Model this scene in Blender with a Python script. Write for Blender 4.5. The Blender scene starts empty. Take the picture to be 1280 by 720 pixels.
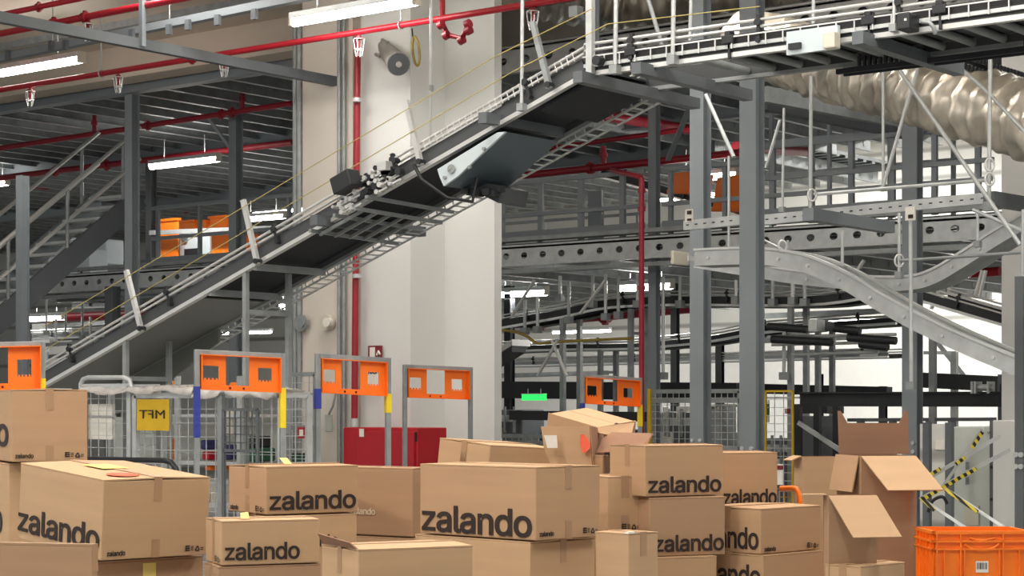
import bpy, math, random
from mathutils import Vector, Matrix
random.seed(7)
C = bpy.context.scene.collection
EYE = 1.6; FPX = 2400.0; HOR = 510.0
cS, sS = 0.787, 0.617
n_ = math.hypot(cS, sS); cS /= n_; sS /= n_
RV = Vector((cS, sS, 0)); FV = Vector((-sS, cS, 0)); UP = Vector((0, 0, 1))
YAW = math.atan2(sS, cS)
# ---------------------------------------------------------------- geometry helpers
def atD(px, py, D):
    return RV*((px-640)/FPX*D) + FV*D + UP*(EYE+(HOR-py)/FPX*D)
def onY(px, py, Y):
    return atD(px, py, Y/(cS+sS*(px-640)/FPX))
def onX(px, py, X):
    return atD(px, py, X/(-sS+cS*(px-640)/FPX))
def onZ(px, py, z):
    return atD(px, py, (z-EYE)*FPX/(HOR-py))
def depth(v): return v.x*FV.x+v.y*FV.y
def xat(px, Y): return onY(px, 0, Y).x
class MB:
    def __init__(s): s.v=[]; s.f=[]; s.sm=[]
    def add(s, vs, fs, smooth=False):
        b=len(s.v); s.v += [Vector(v) for v in vs]
        for f in fs: s.f.append([b+i for i in f]); s.sm.append(smooth)
        return s
    def box(s, lo, hi, M=None):
        vs=[Vector((x,y,z)) for z in (lo[2],hi[2]) for y in (lo[1],hi[1]) for x in (lo[0],hi[0])]
        if M: vs=[M@v for v in vs]
        return s.add(vs,[(0,2,3,1),(4,5,7,6),(0,1,5,4),(2,6,7,3),(0,4,6,2),(1,3,7,5)])
    def bar(s, a, b, w, h, up=UP):
        a=Vector(a); b=Vector(b); d=(b-a).normalized()
        if abs(d.dot(up))>.99: up=Vector((0,1,0))
        x=d.cross(up).normalized(); y=x.cross(d).normalized()
        q=[x*(-w/2)-y*(h/2), x*(w/2)-y*(h/2), x*(w/2)+y*(h/2), x*(-w/2)+y*(h/2)]
        return s.add([a+i for i in q]+[b+i for i in q],[(3,2,1,0),(4,5,6,7),(0,1,5,4),(1,2,6,5),(2,3,7,6),(3,0,4,7)])
    def tube(s, pts, r, n=8, caps=True, rads=None):
        pts=[Vector(p) for p in pts]; m=len(pts); vs=[]; fs=[]
        d0=(pts[1]-pts[0]).normalized(); ref=UP if abs(d0.dot(UP))<.9 else Vector((0,1,0))
        for i,p in enumerate(pts):
            d=((pts[i+1]-p).normalized() if i<m-1 else Vector()) + ((p-pts[i-1]).normalized() if i>0 else Vector())
            d.normalize(); x=d.cross(ref)
            if x.length<1e-3: x=d.cross(Vector((1,0,0)))
            x.normalize(); y=x.cross(d).normalized(); ref=y
            rr=rads[i] if rads else r
            for k in range(n):
                a=2*math.pi*k/n; vs.append(p+x*(math.cos(a)*rr)+y*(math.sin(a)*rr))
        for i in range(m-1):
            for k in range(n):
                k2=(k+1)%n; fs.append((i*n+k,i*n+k2,(i+1)*n+k2,(i+1)*n+k))
        s.add(vs,fs,True)
        if caps:
            s.add(vs[:n],[tuple(range(n))[::-1]]); s.add(vs[-n:],[tuple(range(n))])
        return s
    def sweep(s, pts, prof, side, closed=True, smooth=False):
        """profile [(u,v)] u along side, v along local up; pts polyline"""
        pts=[Vector(p) for p in pts]; side=Vector(side).normalized(); m=len(pts); n=len(prof); vs=[]
        for i,p in enumerate(pts):
            d=Vector()
            if i<m-1: d+= (pts[i+1]-p).normalized()
            if i>0: d+= (p-pts[i-1]).normalized()
            d.normalize(); u=side.cross(d).normalized()
            if u.z<0: u=-u
            for a,b in prof: vs.append(p+side*a+u*b)
        fs=[]
        for i in range(m-1):
            for k in range(n if closed else n-1):
                k2=(k+1)%n; fs.append((i*n+k,i*n+k2,(i+1)*n+k2,(i+1)*n+k))
        if closed: fs += [tuple(range(n))[::-1], tuple((m-1)*n+k for k in range(n))]
        return s.add(vs,fs,smooth)
    def slab(s, poly, thick):
        """planar polygon given thickness vector"""
        n=len(poly); poly=[Vector(p) for p in poly]; t=Vector(thick)
        return s.add(poly+[p+t for p in poly],[tuple(range(n))[::-1],tuple(range(n,2*n))]+[(i,(i+1)%n,n+(i+1)%n,n+i) for i in range(n)])
    def disc(s, c, axis, r, h, n=14):
        axis=Vector(axis).normalized(); return s.tube([Vector(c)-axis*h/2, Vector(c)+axis*h/2], r, n)
    def build(s, name, m, parent=None, bevel=0):
        me=bpy.data.meshes.new(name)
        M=wm(parent).inverted() if parent else Matrix()
        me.from_pydata([M@v for v in s.v],[],s.f)
        me.polygons.foreach_set('use_smooth', s.sm)
        me.materials.append(m); me.update()
        import bmesh
        bm=bmesh.new(); bm.from_mesh(me); bmesh.ops.recalc_face_normals(bm, faces=bm.faces); bm.to_mesh(me); bm.free()
        o=bpy.data.objects.new(name, me); C.objects.link(o); o.parent=parent
        if bevel:
            b=o.modifiers.new('bevel','BEVEL'); b.width=bevel; b.segments=2; b.limit_method='ANGLE'
        return o
def wm(o):
    M=Matrix()
    while o: M=o.matrix_basis@M; o=o.parent
    return M
def tag(o, label, cat, group=None, kind=None):
    if label: o['label']=label
    if cat: o['category']=cat
    if group: o['group']=group
    if kind: o['kind']=kind
    return o
def thing(name, label, cat, loc, rotz=0, group=None):
    o=bpy.data.objects.new(name,None); C.objects.link(o); o.location=loc; o.rotation_euler=(0,0,rotz)
    o.matrix_basis=Matrix.Translation(Vector(loc))@Matrix.Rotation(rotz,4,'Z'); o.empty_display_size=.1
    return tag(o,label,cat,group)
def struct(o): o['kind']='structure'; return o
def copy_tree(o, parent=None):
    c=o.copy(); C.objects.link(c); c.parent=parent
    for ch in list(o.children): copy_tree(ch, c)
    return c
def lin(c): return tuple((x/12.92 if x<=.04045 else ((x+.055)/1.055)**2.4) for x in [v/255 for v in c])
# ---------------------------------------------------------------- materials
def mat(name, col, rough=.5, metal=0, var=.12, scale=6, bump=0, bscale=60, stretch=(1,1,1)):
    m=bpy.data.materials.new(name); m.use_nodes=True; nt=m.node_tree; N=nt.nodes; L=nt.links
    b=N['Principled BSDF']; c=lin(col)
    tc=N.new('ShaderNodeTexCoord'); mp=N.new('ShaderNodeMapping'); mp.inputs['Scale'].default_value=stretch
    L.new(tc.outputs['Object'],mp.inputs['Vector'])
    no=N.new('ShaderNodeTexNoise'); no.inputs['Scale'].default_value=scale; no.inputs['Detail'].default_value=5
    L.new(mp.outputs[0],no.inputs['Vector'])
    r=N.new('ShaderNodeValToRGB'); e=r.color_ramp.elements
    e[0].position=.3; e[1].position=.7
    e[0].color=(*[x*(1-var) for x in c],1); e[1].color=(*[min(1,x*(1+var)) for x in c],1)
    L.new(no.outputs['Fac'],r.inputs['Fac']); L.new(r.outputs['Color'],b.inputs['Base Color'])
    b.inputs['Roughness'].default_value=rough; b.inputs['Metallic'].default_value=metal
    if bump:
        n2=N.new('ShaderNodeTexNoise'); n2.inputs['Scale'].default_value=bscale; L.new(mp.outputs[0],n2.inputs['Vector'])
        bp=N.new('ShaderNodeBump'); bp.inputs['Strength'].default_value=bump; bp.inputs['Distance'].default_value=.02
        L.new(n2.outputs['Fac'],bp.inputs['Height']); L.new(bp.outputs[0],b.inputs['Normal'])
    return m
def emat(name, col, st):
    m=bpy.data.materials.new(name); m.use_nodes=True; b=m.node_tree.nodes['Principled BSDF']
    b.inputs['Base Color'].default_value=(*lin(col),1); b.inputs['Emission Color'].default_value=(*lin(col),1); b.inputs['Emission Strength'].default_value=st
    return m
def stripes_mat(name, ca, cb, freq, axis='Z', sharp=True, rough=.6, bump=0):
    m=bpy.data.materials.new(name); m.use_nodes=True; nt=m.node_tree; N=nt.nodes; L=nt.links; b=N['Principled BSDF']
    tc=N.new('ShaderNodeTexCoord'); w=N.new('ShaderNodeTexWave'); w.wave_type='BANDS'; w.bands_direction=axis
    w.inputs['Scale'].default_value=freq; L.new(tc.outputs['Object'],w.inputs['Vector'])
    r=N.new('ShaderNodeValToRGB'); e=r.color_ramp.elements
    if sharp: r.color_ramp.interpolation='CONSTANT'; e[1].position=.5
    else: e[0].position=.0; e[1].position=.12
    e[0].color=(*lin(ca),1); e[1].color=(*lin(cb),1)
    L.new(w.outputs['Fac'],r.inputs['Fac']); L.new(r.outputs['Color'],b.inputs['Base Color']); b.inputs['Roughness'].default_value=rough
    return m
M={}
M['card']=mat('cardboard',(182,147,112),.85,0,.05,1.5,.12,150,(1,1,14))
M['card2']=mat('cardboard_yellowish',(188,154,118),.85,0,.05,1.5,.12,150,(1,1,14))
M['card3']=mat('cardboard_reddish',(168,134,103),.85,0,.05,1.5,.12,150,(1,1,14))
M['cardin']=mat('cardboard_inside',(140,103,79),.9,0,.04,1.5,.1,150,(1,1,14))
M['tape']=mat('brown_packing_tape',(168,134,102),.4,0,.05,3)
M['ink']=mat('dark_brown_ink',(44,32,28),.8,0,.05,3)
M['inklight']=mat('pale_ink',(214,196,170),.8,0,.05,3)
M['paper']=mat('white_paper',(232,228,218),.8,0,.03)
M['yellowtape']=mat('pale_yellow_label',(226,205,120),.7,0,.04)
M['reddot']=mat('orange_red_sticker',(226,92,62),.6,0,.04)
M['floor']=mat('grey_floor',(150,150,147),.45,0,.12,2)
M['white']=mat('white_plaster',(216,216,212),.85,0,.04,.8,.05,30)
M['warmwhite']=mat('cream_plaster',(216,208,197),.85,0,.05,.8,.05,30)
M['soffit']=mat('cream_concrete',(206,194,178),.9,0,.05,1.2,.08,20)
M['siding']=stripes_mat('white_siding',(158,158,152),(214,214,207),.55,'Z',False)
M['brightwall']=mat('bright_white_wall',(218,217,211),.85,0,.03)
M['post']=mat('grey_painted_steel',(132,139,143),.5,0,.05,2)
M['dpost']=mat('dark_grey_painted_steel',(96,101,104),.5,0,.06,2)
M['black']=mat('black_painted_steel',(38,40,43),.5,.1,.15,3)
M['belt']=mat('black_rubber_belt',(36,38,44),.75,0,.15,4)
M['lguard']=mat('mid_grey_sheet_guard',(116,118,114),.5,.1,.06,2)
M['guard']=mat('dark_grey_sheet_guard',(74,76,78),.5,.1,.08,2)
M['rail']=mat('bright_zinc_rail',(218,218,215),.3,.5,.05,5)
M['zinc']=mat('galvanised_steel',(196,199,198),.42,.3,.12,8)
M['dzinc']=mat('dull_galvanised_steel',(150,154,154),.5,.3,.14,8)
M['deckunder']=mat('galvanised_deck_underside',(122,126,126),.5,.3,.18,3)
M['joist']=mat('galvanised_joist',(156,160,160),.45,.35,.15,5)
M['red']=mat('red_painted_pipe',(178,28,44),.35,0,.1,4)
M['dred']=mat('dark_red_painted_pipe',(150,24,40),.45,0,.12,4)
M['cabred']=mat('red_cabinet_paint',(176,22,34),.4,0,.06,2)
M['orange']=mat('orange_powder_coat',(255,122,20),.45,0,.04,3)
M['oplastic']=mat('orange_plastic',(255,128,28),.4,0,.04,3)
M['blue']=mat('blue_foil_wrap',(48,62,150),.45,0,.06)
M['yellow']=mat('yellow_foil_wrap',(244,214,40),.45,0,.06)
M['sign']=mat('yellow_sign_back',(206,168,30),.5,0,.05)
M['foil']=mat('silver_foil_duct',(206,198,184),.42,.7,.45,3.5,1,7,(1,1,.22))  # stretched colour noise paints the dark shade between the foil folds
M['foil2']=mat('silver_foil_duct_grey',(204,199,188),.42,.7,.45,3.5,1,7,(1,1,.22))  # fold shade painted into the colour here too
M['bluegrey']=mat('dark_blue_grey_sheet',(92,104,112),.4,.2,.05,1)
M['paleblue']=mat('pale_blue_sheet',(200,210,214),.4,.1,.05,1)
M['beige']=mat('beige_plastic',(208,202,186),.5,0,.03)
M['film']=mat('crumpled_clear_film',(220,214,208),.2,0,.15,10,.9,14)
M['cabinet']=mat('light_grey_cabinet',(200,205,198),.5,0,.04)
M['rope']=mat('yellow_rope',(188,172,104),.6,0,.1)
M['cord']=mat('black_cable',(30,30,32),.5,0,.1)
M['horn']=mat('grey_horn_plastic',(140,136,130),.5,0,.05)
M['cable']=mat('olive_hose',(160,138,60),.5,0,.1)
M['green']=emat('green_exit_light',(40,220,90),1.6)
M['greenp']=mat('dark_green_paint',(34,84,62),.5,0,.1)
M['tube']=emat('lit_fluorescent_tube',(255,250,242),22)
M['darkred']=mat('dark_red_sign',(120,24,40),.5,0,.03)
M['clothes']=mat('mixed_cloth',(60,62,110),.9,0,.4,20)
M['hazard']=stripes_mat('yellow_black_tape',(30,30,30),(222,200,60),9,'DIAGONAL')
fb=M['film'].node_tree.nodes['Principled BSDF']; fb.inputs['Alpha'].default_value=.6

LOGO=[[(34,-4),(34,58),(234,309),(42,309),(42,390),(344,390),(344,328),(146,72),(350,72),(350,-4)],[(515,-9),(501,-8),(487,-6),(474,-4),(462,0),(450,5),(438,11),(428,18),(419,26),(410,35),(403,45),(397,55),(392,67),(388,80),(386,93),(386,108),(386,120),(388,132),(390,143),(394,152),(399,161),(404,169),(410,176),(417,182),(425,188),(433,193),(442,198),(451,202),(460,205),(470,208),(481,211),(534,220),(589,227),(597,228),(604,229),(611,231),(616,233),(621,235),(624,238),(627,241),(629,245),(630,249),(631,255),(631,257),(631,266),(629,274),(628,282),(625,290),(622,297),(618,303),(613,309),(608,314),(602,318),(595,322),(588,325),(579,328),(571,329),(561,330),(551,331),(540,330),(531,329),(521,328),(513,325),(505,322),(497,319),(490,315),(484,310),(478,306),(473,301),(468,296),(464,290),(461,285),(458,279),(455,274),(396,291),(402,304),(409,317),(416,328),(425,337),(434,346),(444,354),(454,360),(465,366),(476,371),(488,375),(500,379),(513,381),(525,383),(537,384),(549,384),(558,384),(566,384),(575,383),(585,381),(594,379),(604,377),(614,374),(623,370),(632,366),(641,360),(650,354),(658,347),(665,339),(672,330),(678,320),(683,309),(687,297),(690,283),(691,268),(692,251),(692,0),(632,0),(632,52),(628,52),(625,47),(621,41),(617,36),(613,30),(607,25),(601,19),(595,14),(587,9),(579,5),(571,1),(561,-2),(551,-5),(540,-7),(528,-8)],[(526,45),(539,46),(551,48),(563,50),(573,54),(583,59),(592,64),(600,71),(607,78),(613,85),(619,93),(623,102),(626,111),(629,119),(630,129),(631,138),(631,190),(615,182),(587,176),(556,171),(531,168),(522,167),(514,165),(506,163),(497,161),(490,159),(482,156),(475,152),(469,148),(464,144),(459,139),(455,134),(451,128),(449,121),(448,113),(447,105),(448,97),(449,90),(451,84),(454,78),(457,72),(462,67),(467,63),(472,59),(478,55),(485,52),(492,50),(500,48),(508,47),(517,46)],[(859,-2),(842,-1),(827,1),(814,6),(803,12),(793,20),(786,30),(780,41),(776,54),(773,68),(772,84),(772,509),(833,509),(833,99),(833,89),(834,80),(836,73),(837,67),(840,62),(843,59),(847,56),(852,54),(858,52),(866,52),(880,53),(889,54),(900,3),(881,-1)],[(1043,-9),(1029,-8),(1016,-6),(1003,-4),(990,0),(978,5),(967,11),(956,18),(947,26),(939,35),(931,45),(925,55),(920,67),(917,80),(915,93),(914,108),(915,120),(916,132),(919,143),(922,152),(927,161),(932,169),(939,176),(945,182),(953,188),(961,193),(970,198),(979,202),(989,205),(999,208),(1009,211),(1062,220),(1117,227),(1125,228),(1133,229),(1139,231),(1144,233),(1149,235),(1153,238),(1156,241),(1158,245),(1159,249),(1159,255),(1159,257),(1159,266),(1158,274),(1156,282),(1154,290),(1150,297),(1146,303),(1142,309),(1136,314),(1130,318),(1124,322),(1116,325),(1108,328),(1099,329),(1089,330),(1079,331),(1069,330),(1059,329),(1050,328),(1041,325),(1033,322),(1025,319),(1018,315),(1012,310),(1006,306),(1001,301),(997,296),(993,290),(989,285),(986,279),(984,274),(925,291),(930,304),(937,317),(945,328),(953,337),(962,346),(972,354),(983,360),(993,366),(1005,371),(1017,375),(1029,379),(1041,381),(1053,383),(1065,384),(1078,384),(1086,384),(1095,384),(1104,383),(1113,381),(1123,379),(1132,377),(1142,374),(1151,370),(1160,366),(1169,360),(1178,354),(1186,347),(1193,339),(1200,330),(1206,320),(1211,309),(1215,297),(1218,283),(1220,268),(1220,251),(1220,0),(1160,0),(1160,52),(1156,52),(1153,47),(1150,41),(1146,36),(1141,30),(1136,25),(1130,19),(1123,14),(1116,9),(1108,5),(1099,1),(1089,-2),(1079,-5),(1068,-7),(1056,-8)],[(1054,45),(1067,46),(1080,48),(1091,50),(1102,54),(1112,59),(1120,64),(1128,71),(1136,78),(1142,85),(1147,93),(1151,102),(1155,111),(1157,119),(1159,129),(1159,138),(1159,190),(1143,182),(1115,176),(1084,171),(1059,168),(1051,167),(1042,165),(1034,163),(1026,161),(1018,159),(1011,156),(1004,152),(998,148),(992,144),(987,139),(983,134),(980,128),(977,121),(976,113),(976,105),(976,97),(977,90),(979,84),(982,78),(986,72),(990,67),(995,63),(1000,59),(1007,55),(1013,52),(1021,50),(1028,48),(1037,47),(1045,46)],[(1362,227),(1362,0),(1300,0),(1300,379),(1360,379),(1360,287),(1350,287),(1358,307),(1367,324),(1377,339),(1388,352),(1400,362),(1413,370),(1428,376),(1443,381),(1459,384),(1475,384),(1490,384),(1505,382),(1518,379),(1531,374),(1543,369),(1554,362),(1564,353),(1573,344),(1581,333),(1588,321),(1594,307),(1599,293),(1602,276),(1604,259),(1605,240),(1605,0),(1544,0),(1544,235),(1543,252),(1540,268),(1536,281),(1529,294),(1521,304),(1511,313),(1500,320),(1487,325),(1473,328),(1458,329),(1447,329),(1437,327),(1427,325),(1418,322),(1409,317),(1400,312),(1393,306),(1386,299),(1380,291),(1374,283),(1370,273),(1366,263),(1364,252),(1362,240)],[(1828,-8),(1809,-7),(1792,-4),(1775,1),(1759,7),(1744,16),(1730,27),(1718,39),(1706,52),(1696,68),(1687,84),(1680,103),(1674,122),(1670,143),(1668,165),(1667,189),(1668,212),(1670,234),(1674,255),(1680,274),(1687,293),(1696,309),(1706,325),(1718,338),(1730,350),(1744,361),(1759,369),(1775,376),(1792,381),(1810,383),(1828,384),(1842,384),(1854,383),(1866,380),(1876,377),(1886,373),(1894,368),(1902,363),(1908,357),(1915,352),(1920,346),(1939,319),(1943,319),(1943,509),(2004,509),(2004,0),(1945,0),(1945,59),(1939,59),(1920,31),(1914,25),(1908,19),(1901,14),(1893,9),(1885,4),(1876,-1),(1865,-4),(1854,-6),(1841,-8)],[(1837,47),(1850,47),(1863,50),(1875,53),(1886,58),(1896,65),(1905,73),(1913,82),(1920,92),(1927,103),(1932,115),(1936,128),(1940,142),(1942,157),(1944,173),(1944,189),(1944,206),(1942,221),(1940,236),(1937,250),(1932,263),(1927,275),(1921,286),(1913,296),(1905,304),(1896,312),(1886,318),(1875,323),(1863,327),(1851,329),(1837,330),(1823,329),(1810,327),(1798,323),(1787,318),(1777,311),(1768,303),(1760,294),(1753,284),(1746,273),(1741,261),(1737,248),(1733,234),(1731,220),(1729,205),(1729,189),(1729,174),(1731,158),(1733,144),(1737,130),(1741,117),(1747,104),(1753,93),(1760,83),(1768,74),(1778,66),(1788,59),(1799,54),(1811,50),(1823,48)],[(2239,-8),(2219,-7),(2200,-4),(2182,1),(2165,8),(2149,16),(2134,27),(2120,39),(2108,53),(2097,68),(2088,85),(2080,103),(2074,123),(2070,143),(2067,165),(2066,187),(2067,211),(2070,233),(2074,253),(2080,273),(2088,291),(2097,308),(2108,323),(2120,337),(2134,349),(2149,360),(2165,369),(2182,376),(2200,380),(2219,383),(2239,384),(2260,383),(2279,380),(2297,376),(2314,369),(2331,360),(2345,349),(2359,337),(2371,323),(2382,308),(2391,291),(2399,273),(2405,253),(2410,233),(2412,211),(2413,187),(2412,165),(2410,143),(2405,123),(2399,103),(2391,85),(2382,68),(2371,53),(2359,39),(2345,27),(2331,16),(2314,8),(2297,1),(2279,-4),(2260,-7)],[(2239,46),(2254,47),(2268,50),(2280,53),(2292,59),(2302,66),(2312,74),(2320,83),(2327,94),(2334,105),(2339,117),(2343,131),(2347,144),(2349,158),(2351,173),(2351,187),(2351,202),(2349,217),(2347,231),(2343,245),(2339,258),(2334,271),(2327,282),(2320,292),(2312,302),(2302,310),(2292,317),(2280,323),(2268,327),(2254,329),(2239,330),(2225,329),(2211,327),(2199,323),(2187,317),(2177,310),(2168,302),(2159,292),(2152,282),(2146,271),(2140,258),(2136,245),(2133,231),(2130,217),(2129,203),(2128,187),(2129,173),(2130,158),(2133,144),(2136,131),(2140,117),(2146,105),(2152,94),(2159,83),(2168,74),(2177,66),(2187,59),(2199,53),(2211,50),(2225,47)]]

def embolden(sp,w):
    A=sum(sp[i][0]*sp[(i+1)%len(sp)][1]-sp[(i+1)%len(sp)][0]*sp[i][1] for i in range(len(sp)))
    n=len(sp); out=[]
    for i in range(n):
        p,c,q=Vector(sp[i-1]),Vector(sp[i]),Vector(sp[(i+1)%n])
        d1=(c-p).normalized(); d2=(q-c).normalized(); n1=Vector((d1.y,-d1.x)); n2=Vector((d2.y,-d2.x)); m=(n1+n2)
        m=m/ max(m.length_squared/2,.5)
        out.append(c+m*w)
    return out
# ================================================================= room shell
def P(px,py,Y): return onY(px,py,Y)
mb=MB(); mb.box((-75,-6,-.1),(14,38,0)); struct(mb.build('floor',M['floor']))
mb=MB(); mb.box((-75,-6,EYE+4.7),(14,17.9,EYE+4.9)); struct(mb.build('ceiling',M['soffit']))
mb=MB(); mb.box((-75,36,0),(14,36.2,8)); struct(mb.build('wall_back',M['siding']))
mb=MB(); mb.box((-44,35.6,0),(-4,35.75,EYE+1.75)); struct(mb.build('wall_lower',M['brightwall']))
for nm,Y0,z0,z1 in (('trim_1',16.5,4.29,4.72),):
    mb=MB(); mb.box((-70,Y0,EYE+z0),(xat(372,Y0),Y0+.38,EYE+z1)); struct(mb.build(nm,M['soffit']))
mb=MB(); mb.box((-75,17.9,7.95),(14,36.2,8.05)); struct(mb.build('ceiling_rear',M['soffit']))
mb=MB(); mb.box((-75,17.85,EYE+4.7),(14,17.9,8.0)); struct(mb.build('ceiling_step',M['soffit']))
# white building columns
YC=15.0
def colbox(nm,pa,pb,Y,dep,m,ztop=EYE+4.7):
    mb=MB(); mb.box((xat(pa,Y),Y,0),(xat(pb,Y),Y+dep,ztop)); return struct(mb.build(nm,m))
colbox('wall_column_left',378,441,YC,.5,M['warmwhite'])
colbox('wall_column_recess',438,456,YC+.12,.4,M['warmwhite'])
colbox('wall_column_middle',452,513,YC-.05,.56,M['white'])
colbox('wall_column_right',553,618,YC+.5,.12,M['white'],EYE+4.45)
colbox('wall_column_link',500,560,YC+.63,.3,M['warmwhite'])
colbox('wall_column_far_right',1252,1330,16.5,.6,M['white'],EYE+3.6)
colbox('wall_pillar_left',40,62,26,.6,M['white'],EYE+1.8)
# seam strips on the column
mb=MB()
for px in (369,374): mb.tube([P(px,30,YC-.03),Vector((xat(px,YC-.03),YC-.03,.02))],.028,10)
tag(mb.build('downpipe',M['dzinc']),'grey twin downpipe along the left edge of the white column','pipe')
mb=MB()
for px in (424,430): mb.tube([P(px,20,YC-.05),Vector((xat(px,YC-.05),YC-.05,.6))],.022,8)
tag(mb.build('conduit',M['dzinc']),'grey cable conduit running down the middle of the white column','conduit')
t=thing('conduit','thin steel conduit standing free before the column under the red valves','conduit',P(539,510,13.6))
mb=MB(); mb.tube([P(539,-20,13.6),P(538,195,13.6)],.013,8); mb.build('tube',M['zinc'],t)
mb=MB(); mb.disc(P(539,110,13.6),UP,.022,.05); mb.build('coupler',M['dzinc'],t)

# ================================================================= mezzanine decks
def holed_web(mb, p0, L, z0, z1, step, hr, thick=.012, n=10):
    """vertical plate along +X from p0 with a row of round holes"""
    k=int(L/step); Y=p0.y
    zc=(z0+z1)/2
    for i in range(k):
        x0=p0.x+i*step; x1=x0+step; xc=(x0+x1)/2
        ring=[]; out=[]
        for j in range(n):
            a=2*math.pi*(j+.5)/n; ca,sa=math.cos(a),math.sin(a)
            ring.append((xc+ca*hr*1.25,zc+sa*hr))
            t=min((step/2)/abs(ca) if abs(ca)>1e-6 else 9,((z1-z0)/2)/abs(sa) if abs(sa)>1e-6 else 9)
            out.append((xc+ca*t,zc+sa*t))
        # add corners: snap nearest outer verts to corners
        for cx,cz in ((x0,z0),(x1,z0),(x0,z1),(x1,z1)):
            j=min(range(n),key=lambda q:(out[q][0]-cx)**2+(out[q][1]-cz)**2); out[j]=(cx,cz)
        vs=[(x,Y,z) for x,z in ring]+[(x,Y,z) for x,z in out]+[(x,Y+thick,z) for x,z in ring]+[(x,Y+thick,z) for x,z in out]
        fs=[]
        for j in range(n):
            j2=(j+1)%n
            fs+= [(j,j2,n+j2,n+j),(2*n+j,3*n+j,3*n+j2,2*n+j2),(j,2*n+j,2*n+j2,j2)]
        mb.add(vs,fs)
def deck(name,label,x0,x1,y0,y1,zb,zt,jstep,edge='plain',jh=.24,cross=()):
    t=thing(name,label,'platform',((x0+x1)/2,y0,0))
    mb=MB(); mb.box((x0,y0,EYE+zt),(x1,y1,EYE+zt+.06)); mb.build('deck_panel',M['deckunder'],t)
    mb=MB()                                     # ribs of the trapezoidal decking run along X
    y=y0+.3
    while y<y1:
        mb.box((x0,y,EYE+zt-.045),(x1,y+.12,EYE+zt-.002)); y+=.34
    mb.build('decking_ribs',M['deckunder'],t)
    mb=MB()
    if edge=='plain':
        mb.box((x0,y0-.012,EYE+zb),(x1,y0+.012,EYE+zt+.02)); mb.box((x0,y0-.09,EYE+zb-.012),(x1,y0+.09,EYE+zb)); mb.box((x0,y0-.09,EYE+zt+.02),(x1,y0+.09,EYE+zt+.035))
        mb.build('edge_beam',M['post'],t)
    else:
        holed_web(mb,Vector((x0,y0,0)),x1-x0,EYE+zb+.02,EYE+zt+.02,edge[0],edge[1])
        mb.box((x0,y0-.05,EYE+zb),(x1,y0+.03,EYE+zb+.02)); mb.box((x0,y0-.05,EYE+zt+.02),(x1,y0+.03,EYE+zt+.04))
        mb.build('edge_beam',M['zinc'],t)
    for yc in cross:
        mb=MB(); mb.box((x0,yc-.01,EYE+zb-.06),(x1,yc+.01,EYE+zt)); mb.box((x0,yc-.08,EYE+zb-.075),(x1,yc+.08,EYE+zb-.06)); mb.build('main_beam',M['post'],t)
    js=None; x=x0+.2; prof=MB()
    prof.box((-.006,y0+.05,EYE+zt-.05-jh),(.006,y1,EYE+zt-.05)); prof.box((0,y0+.05,EYE+zt-.05-jh),(.07,y1,EYE+zt-.04-jh)); prof.box((-.07,y0+.05,EYE+zt-.06),(0,y1,EYE+zt-.05))
    for q in range(int((y1-y0)/.5)):            # round openings shown as raised rims
        yy=y0+.3+q*.5
        if yy<y1: prof.disc((.006,yy,EYE+zt-.05-jh/2),(1,0,0),.045,.012,10)
    first=None
    while x<x1:
        if first is None:
            o=MB(); o.v=[v+Vector((x,0,0)) for v in prof.v]; o.f=prof.f; o.sm=prof.sm
            first=o.build('joist',M['joist'],t); xf=x
        else:
            c=first.copy(); C.objects.link(c); c.parent=t; c.location=(x-xf,0,0)
        x+=jstep
    return t
deck('mezzanine_deck','upper mezzanine deck left of the white column seen from below',-47,-16.6,17,33,4.2,4.55,.62,'plain',cross=(21.5,26.5))
deck('mezzanine_deck','upper mezzanine deck right of the white column with punched edge beam',-16.3,-5,19,28.5,4.2,4.5,.62,(.36,.05),cross=(23.5,))
midbeam=(.29,.042)
deck('walkway_deck','narrow front walkway deck passing before the stairs with punched galvanised edge beam',-34,-16.6,19,20.45,1.78,2.0,.9,midbeam,.16)
deck('walkway_deck','rear middle-level walkway deck behind the orange screens right of the stairs',-25.9,-16.6,20.65,30,1.78,2.0,.9,'plain',.16)
deck('walkway_deck','middle-level walkway deck right of the white column with punched galvanised edge beam',-16.3,-6.8,19,30,1.78,2.0,.9,midbeam,.16)
# steel flange lines under/over the walkway edge beam
mb=MB()
for z in (1.68,2.08): mb.box((-34,18.86,EYE+z),(-6.8,19.0,EYE+z+.05))
tag(mb.build('edge_channel',M['dzinc']),'long horizontal steel channel along the walkway edge beam','channel')
# ================================================================= steel posts (H sections)
def hpost(a,b,Y,label,m='post',top=None,dark=False,grp=None,ratio=.5):
    """H column seen between px a..b standing on plane Y"""
    pc=(a+b)/2; c=onY(pc,510,Y); D=depth(c); w=(b-a)/FPX*D
    s=w/(cS+sS)*1.0
    t=thing('steel_post',label,'post',(c.x,c.y,0),0,grp)
    z1=top if top else EYE+4.2
    mb=MB(); x,y=c.x,c.y; h=s/2; f=s*.09
    mb.box((x-h,y-h,.03),(x+h,y-h+f,z1)); mb.box((x-h,y+h-f*.4,.03),(x+h*.9,y+h,z1)); mb.box((x-h*.25,y-h+f*.5,.03),(x+h*.25,y+h-f*.2,z1))
    cp=mb.build('column_profile',M[m],t)
    mb=MB(); mb.box((x-s*.9,y-s*.9,0),(x+s*.9,y+s*.9,.03)); mb.build('base_plate',M[m],t)
    mb=MB()
    for sx in (-.35,.35):
        for z in (1.2,1.28): mb.disc((x+sx*s*.8,y-h-.01,z),(0,1,0),.018,.02,8)
    mb.build('bolts',M['zinc'],cp)
    return t
hpost(924,957,13.2,'thick grey steel post, tallest and nearest, right of centre','post',EYE+4.68)
hpost(862,890,16.2,'grey steel post just left of the thickest nearest post','post')
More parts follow.
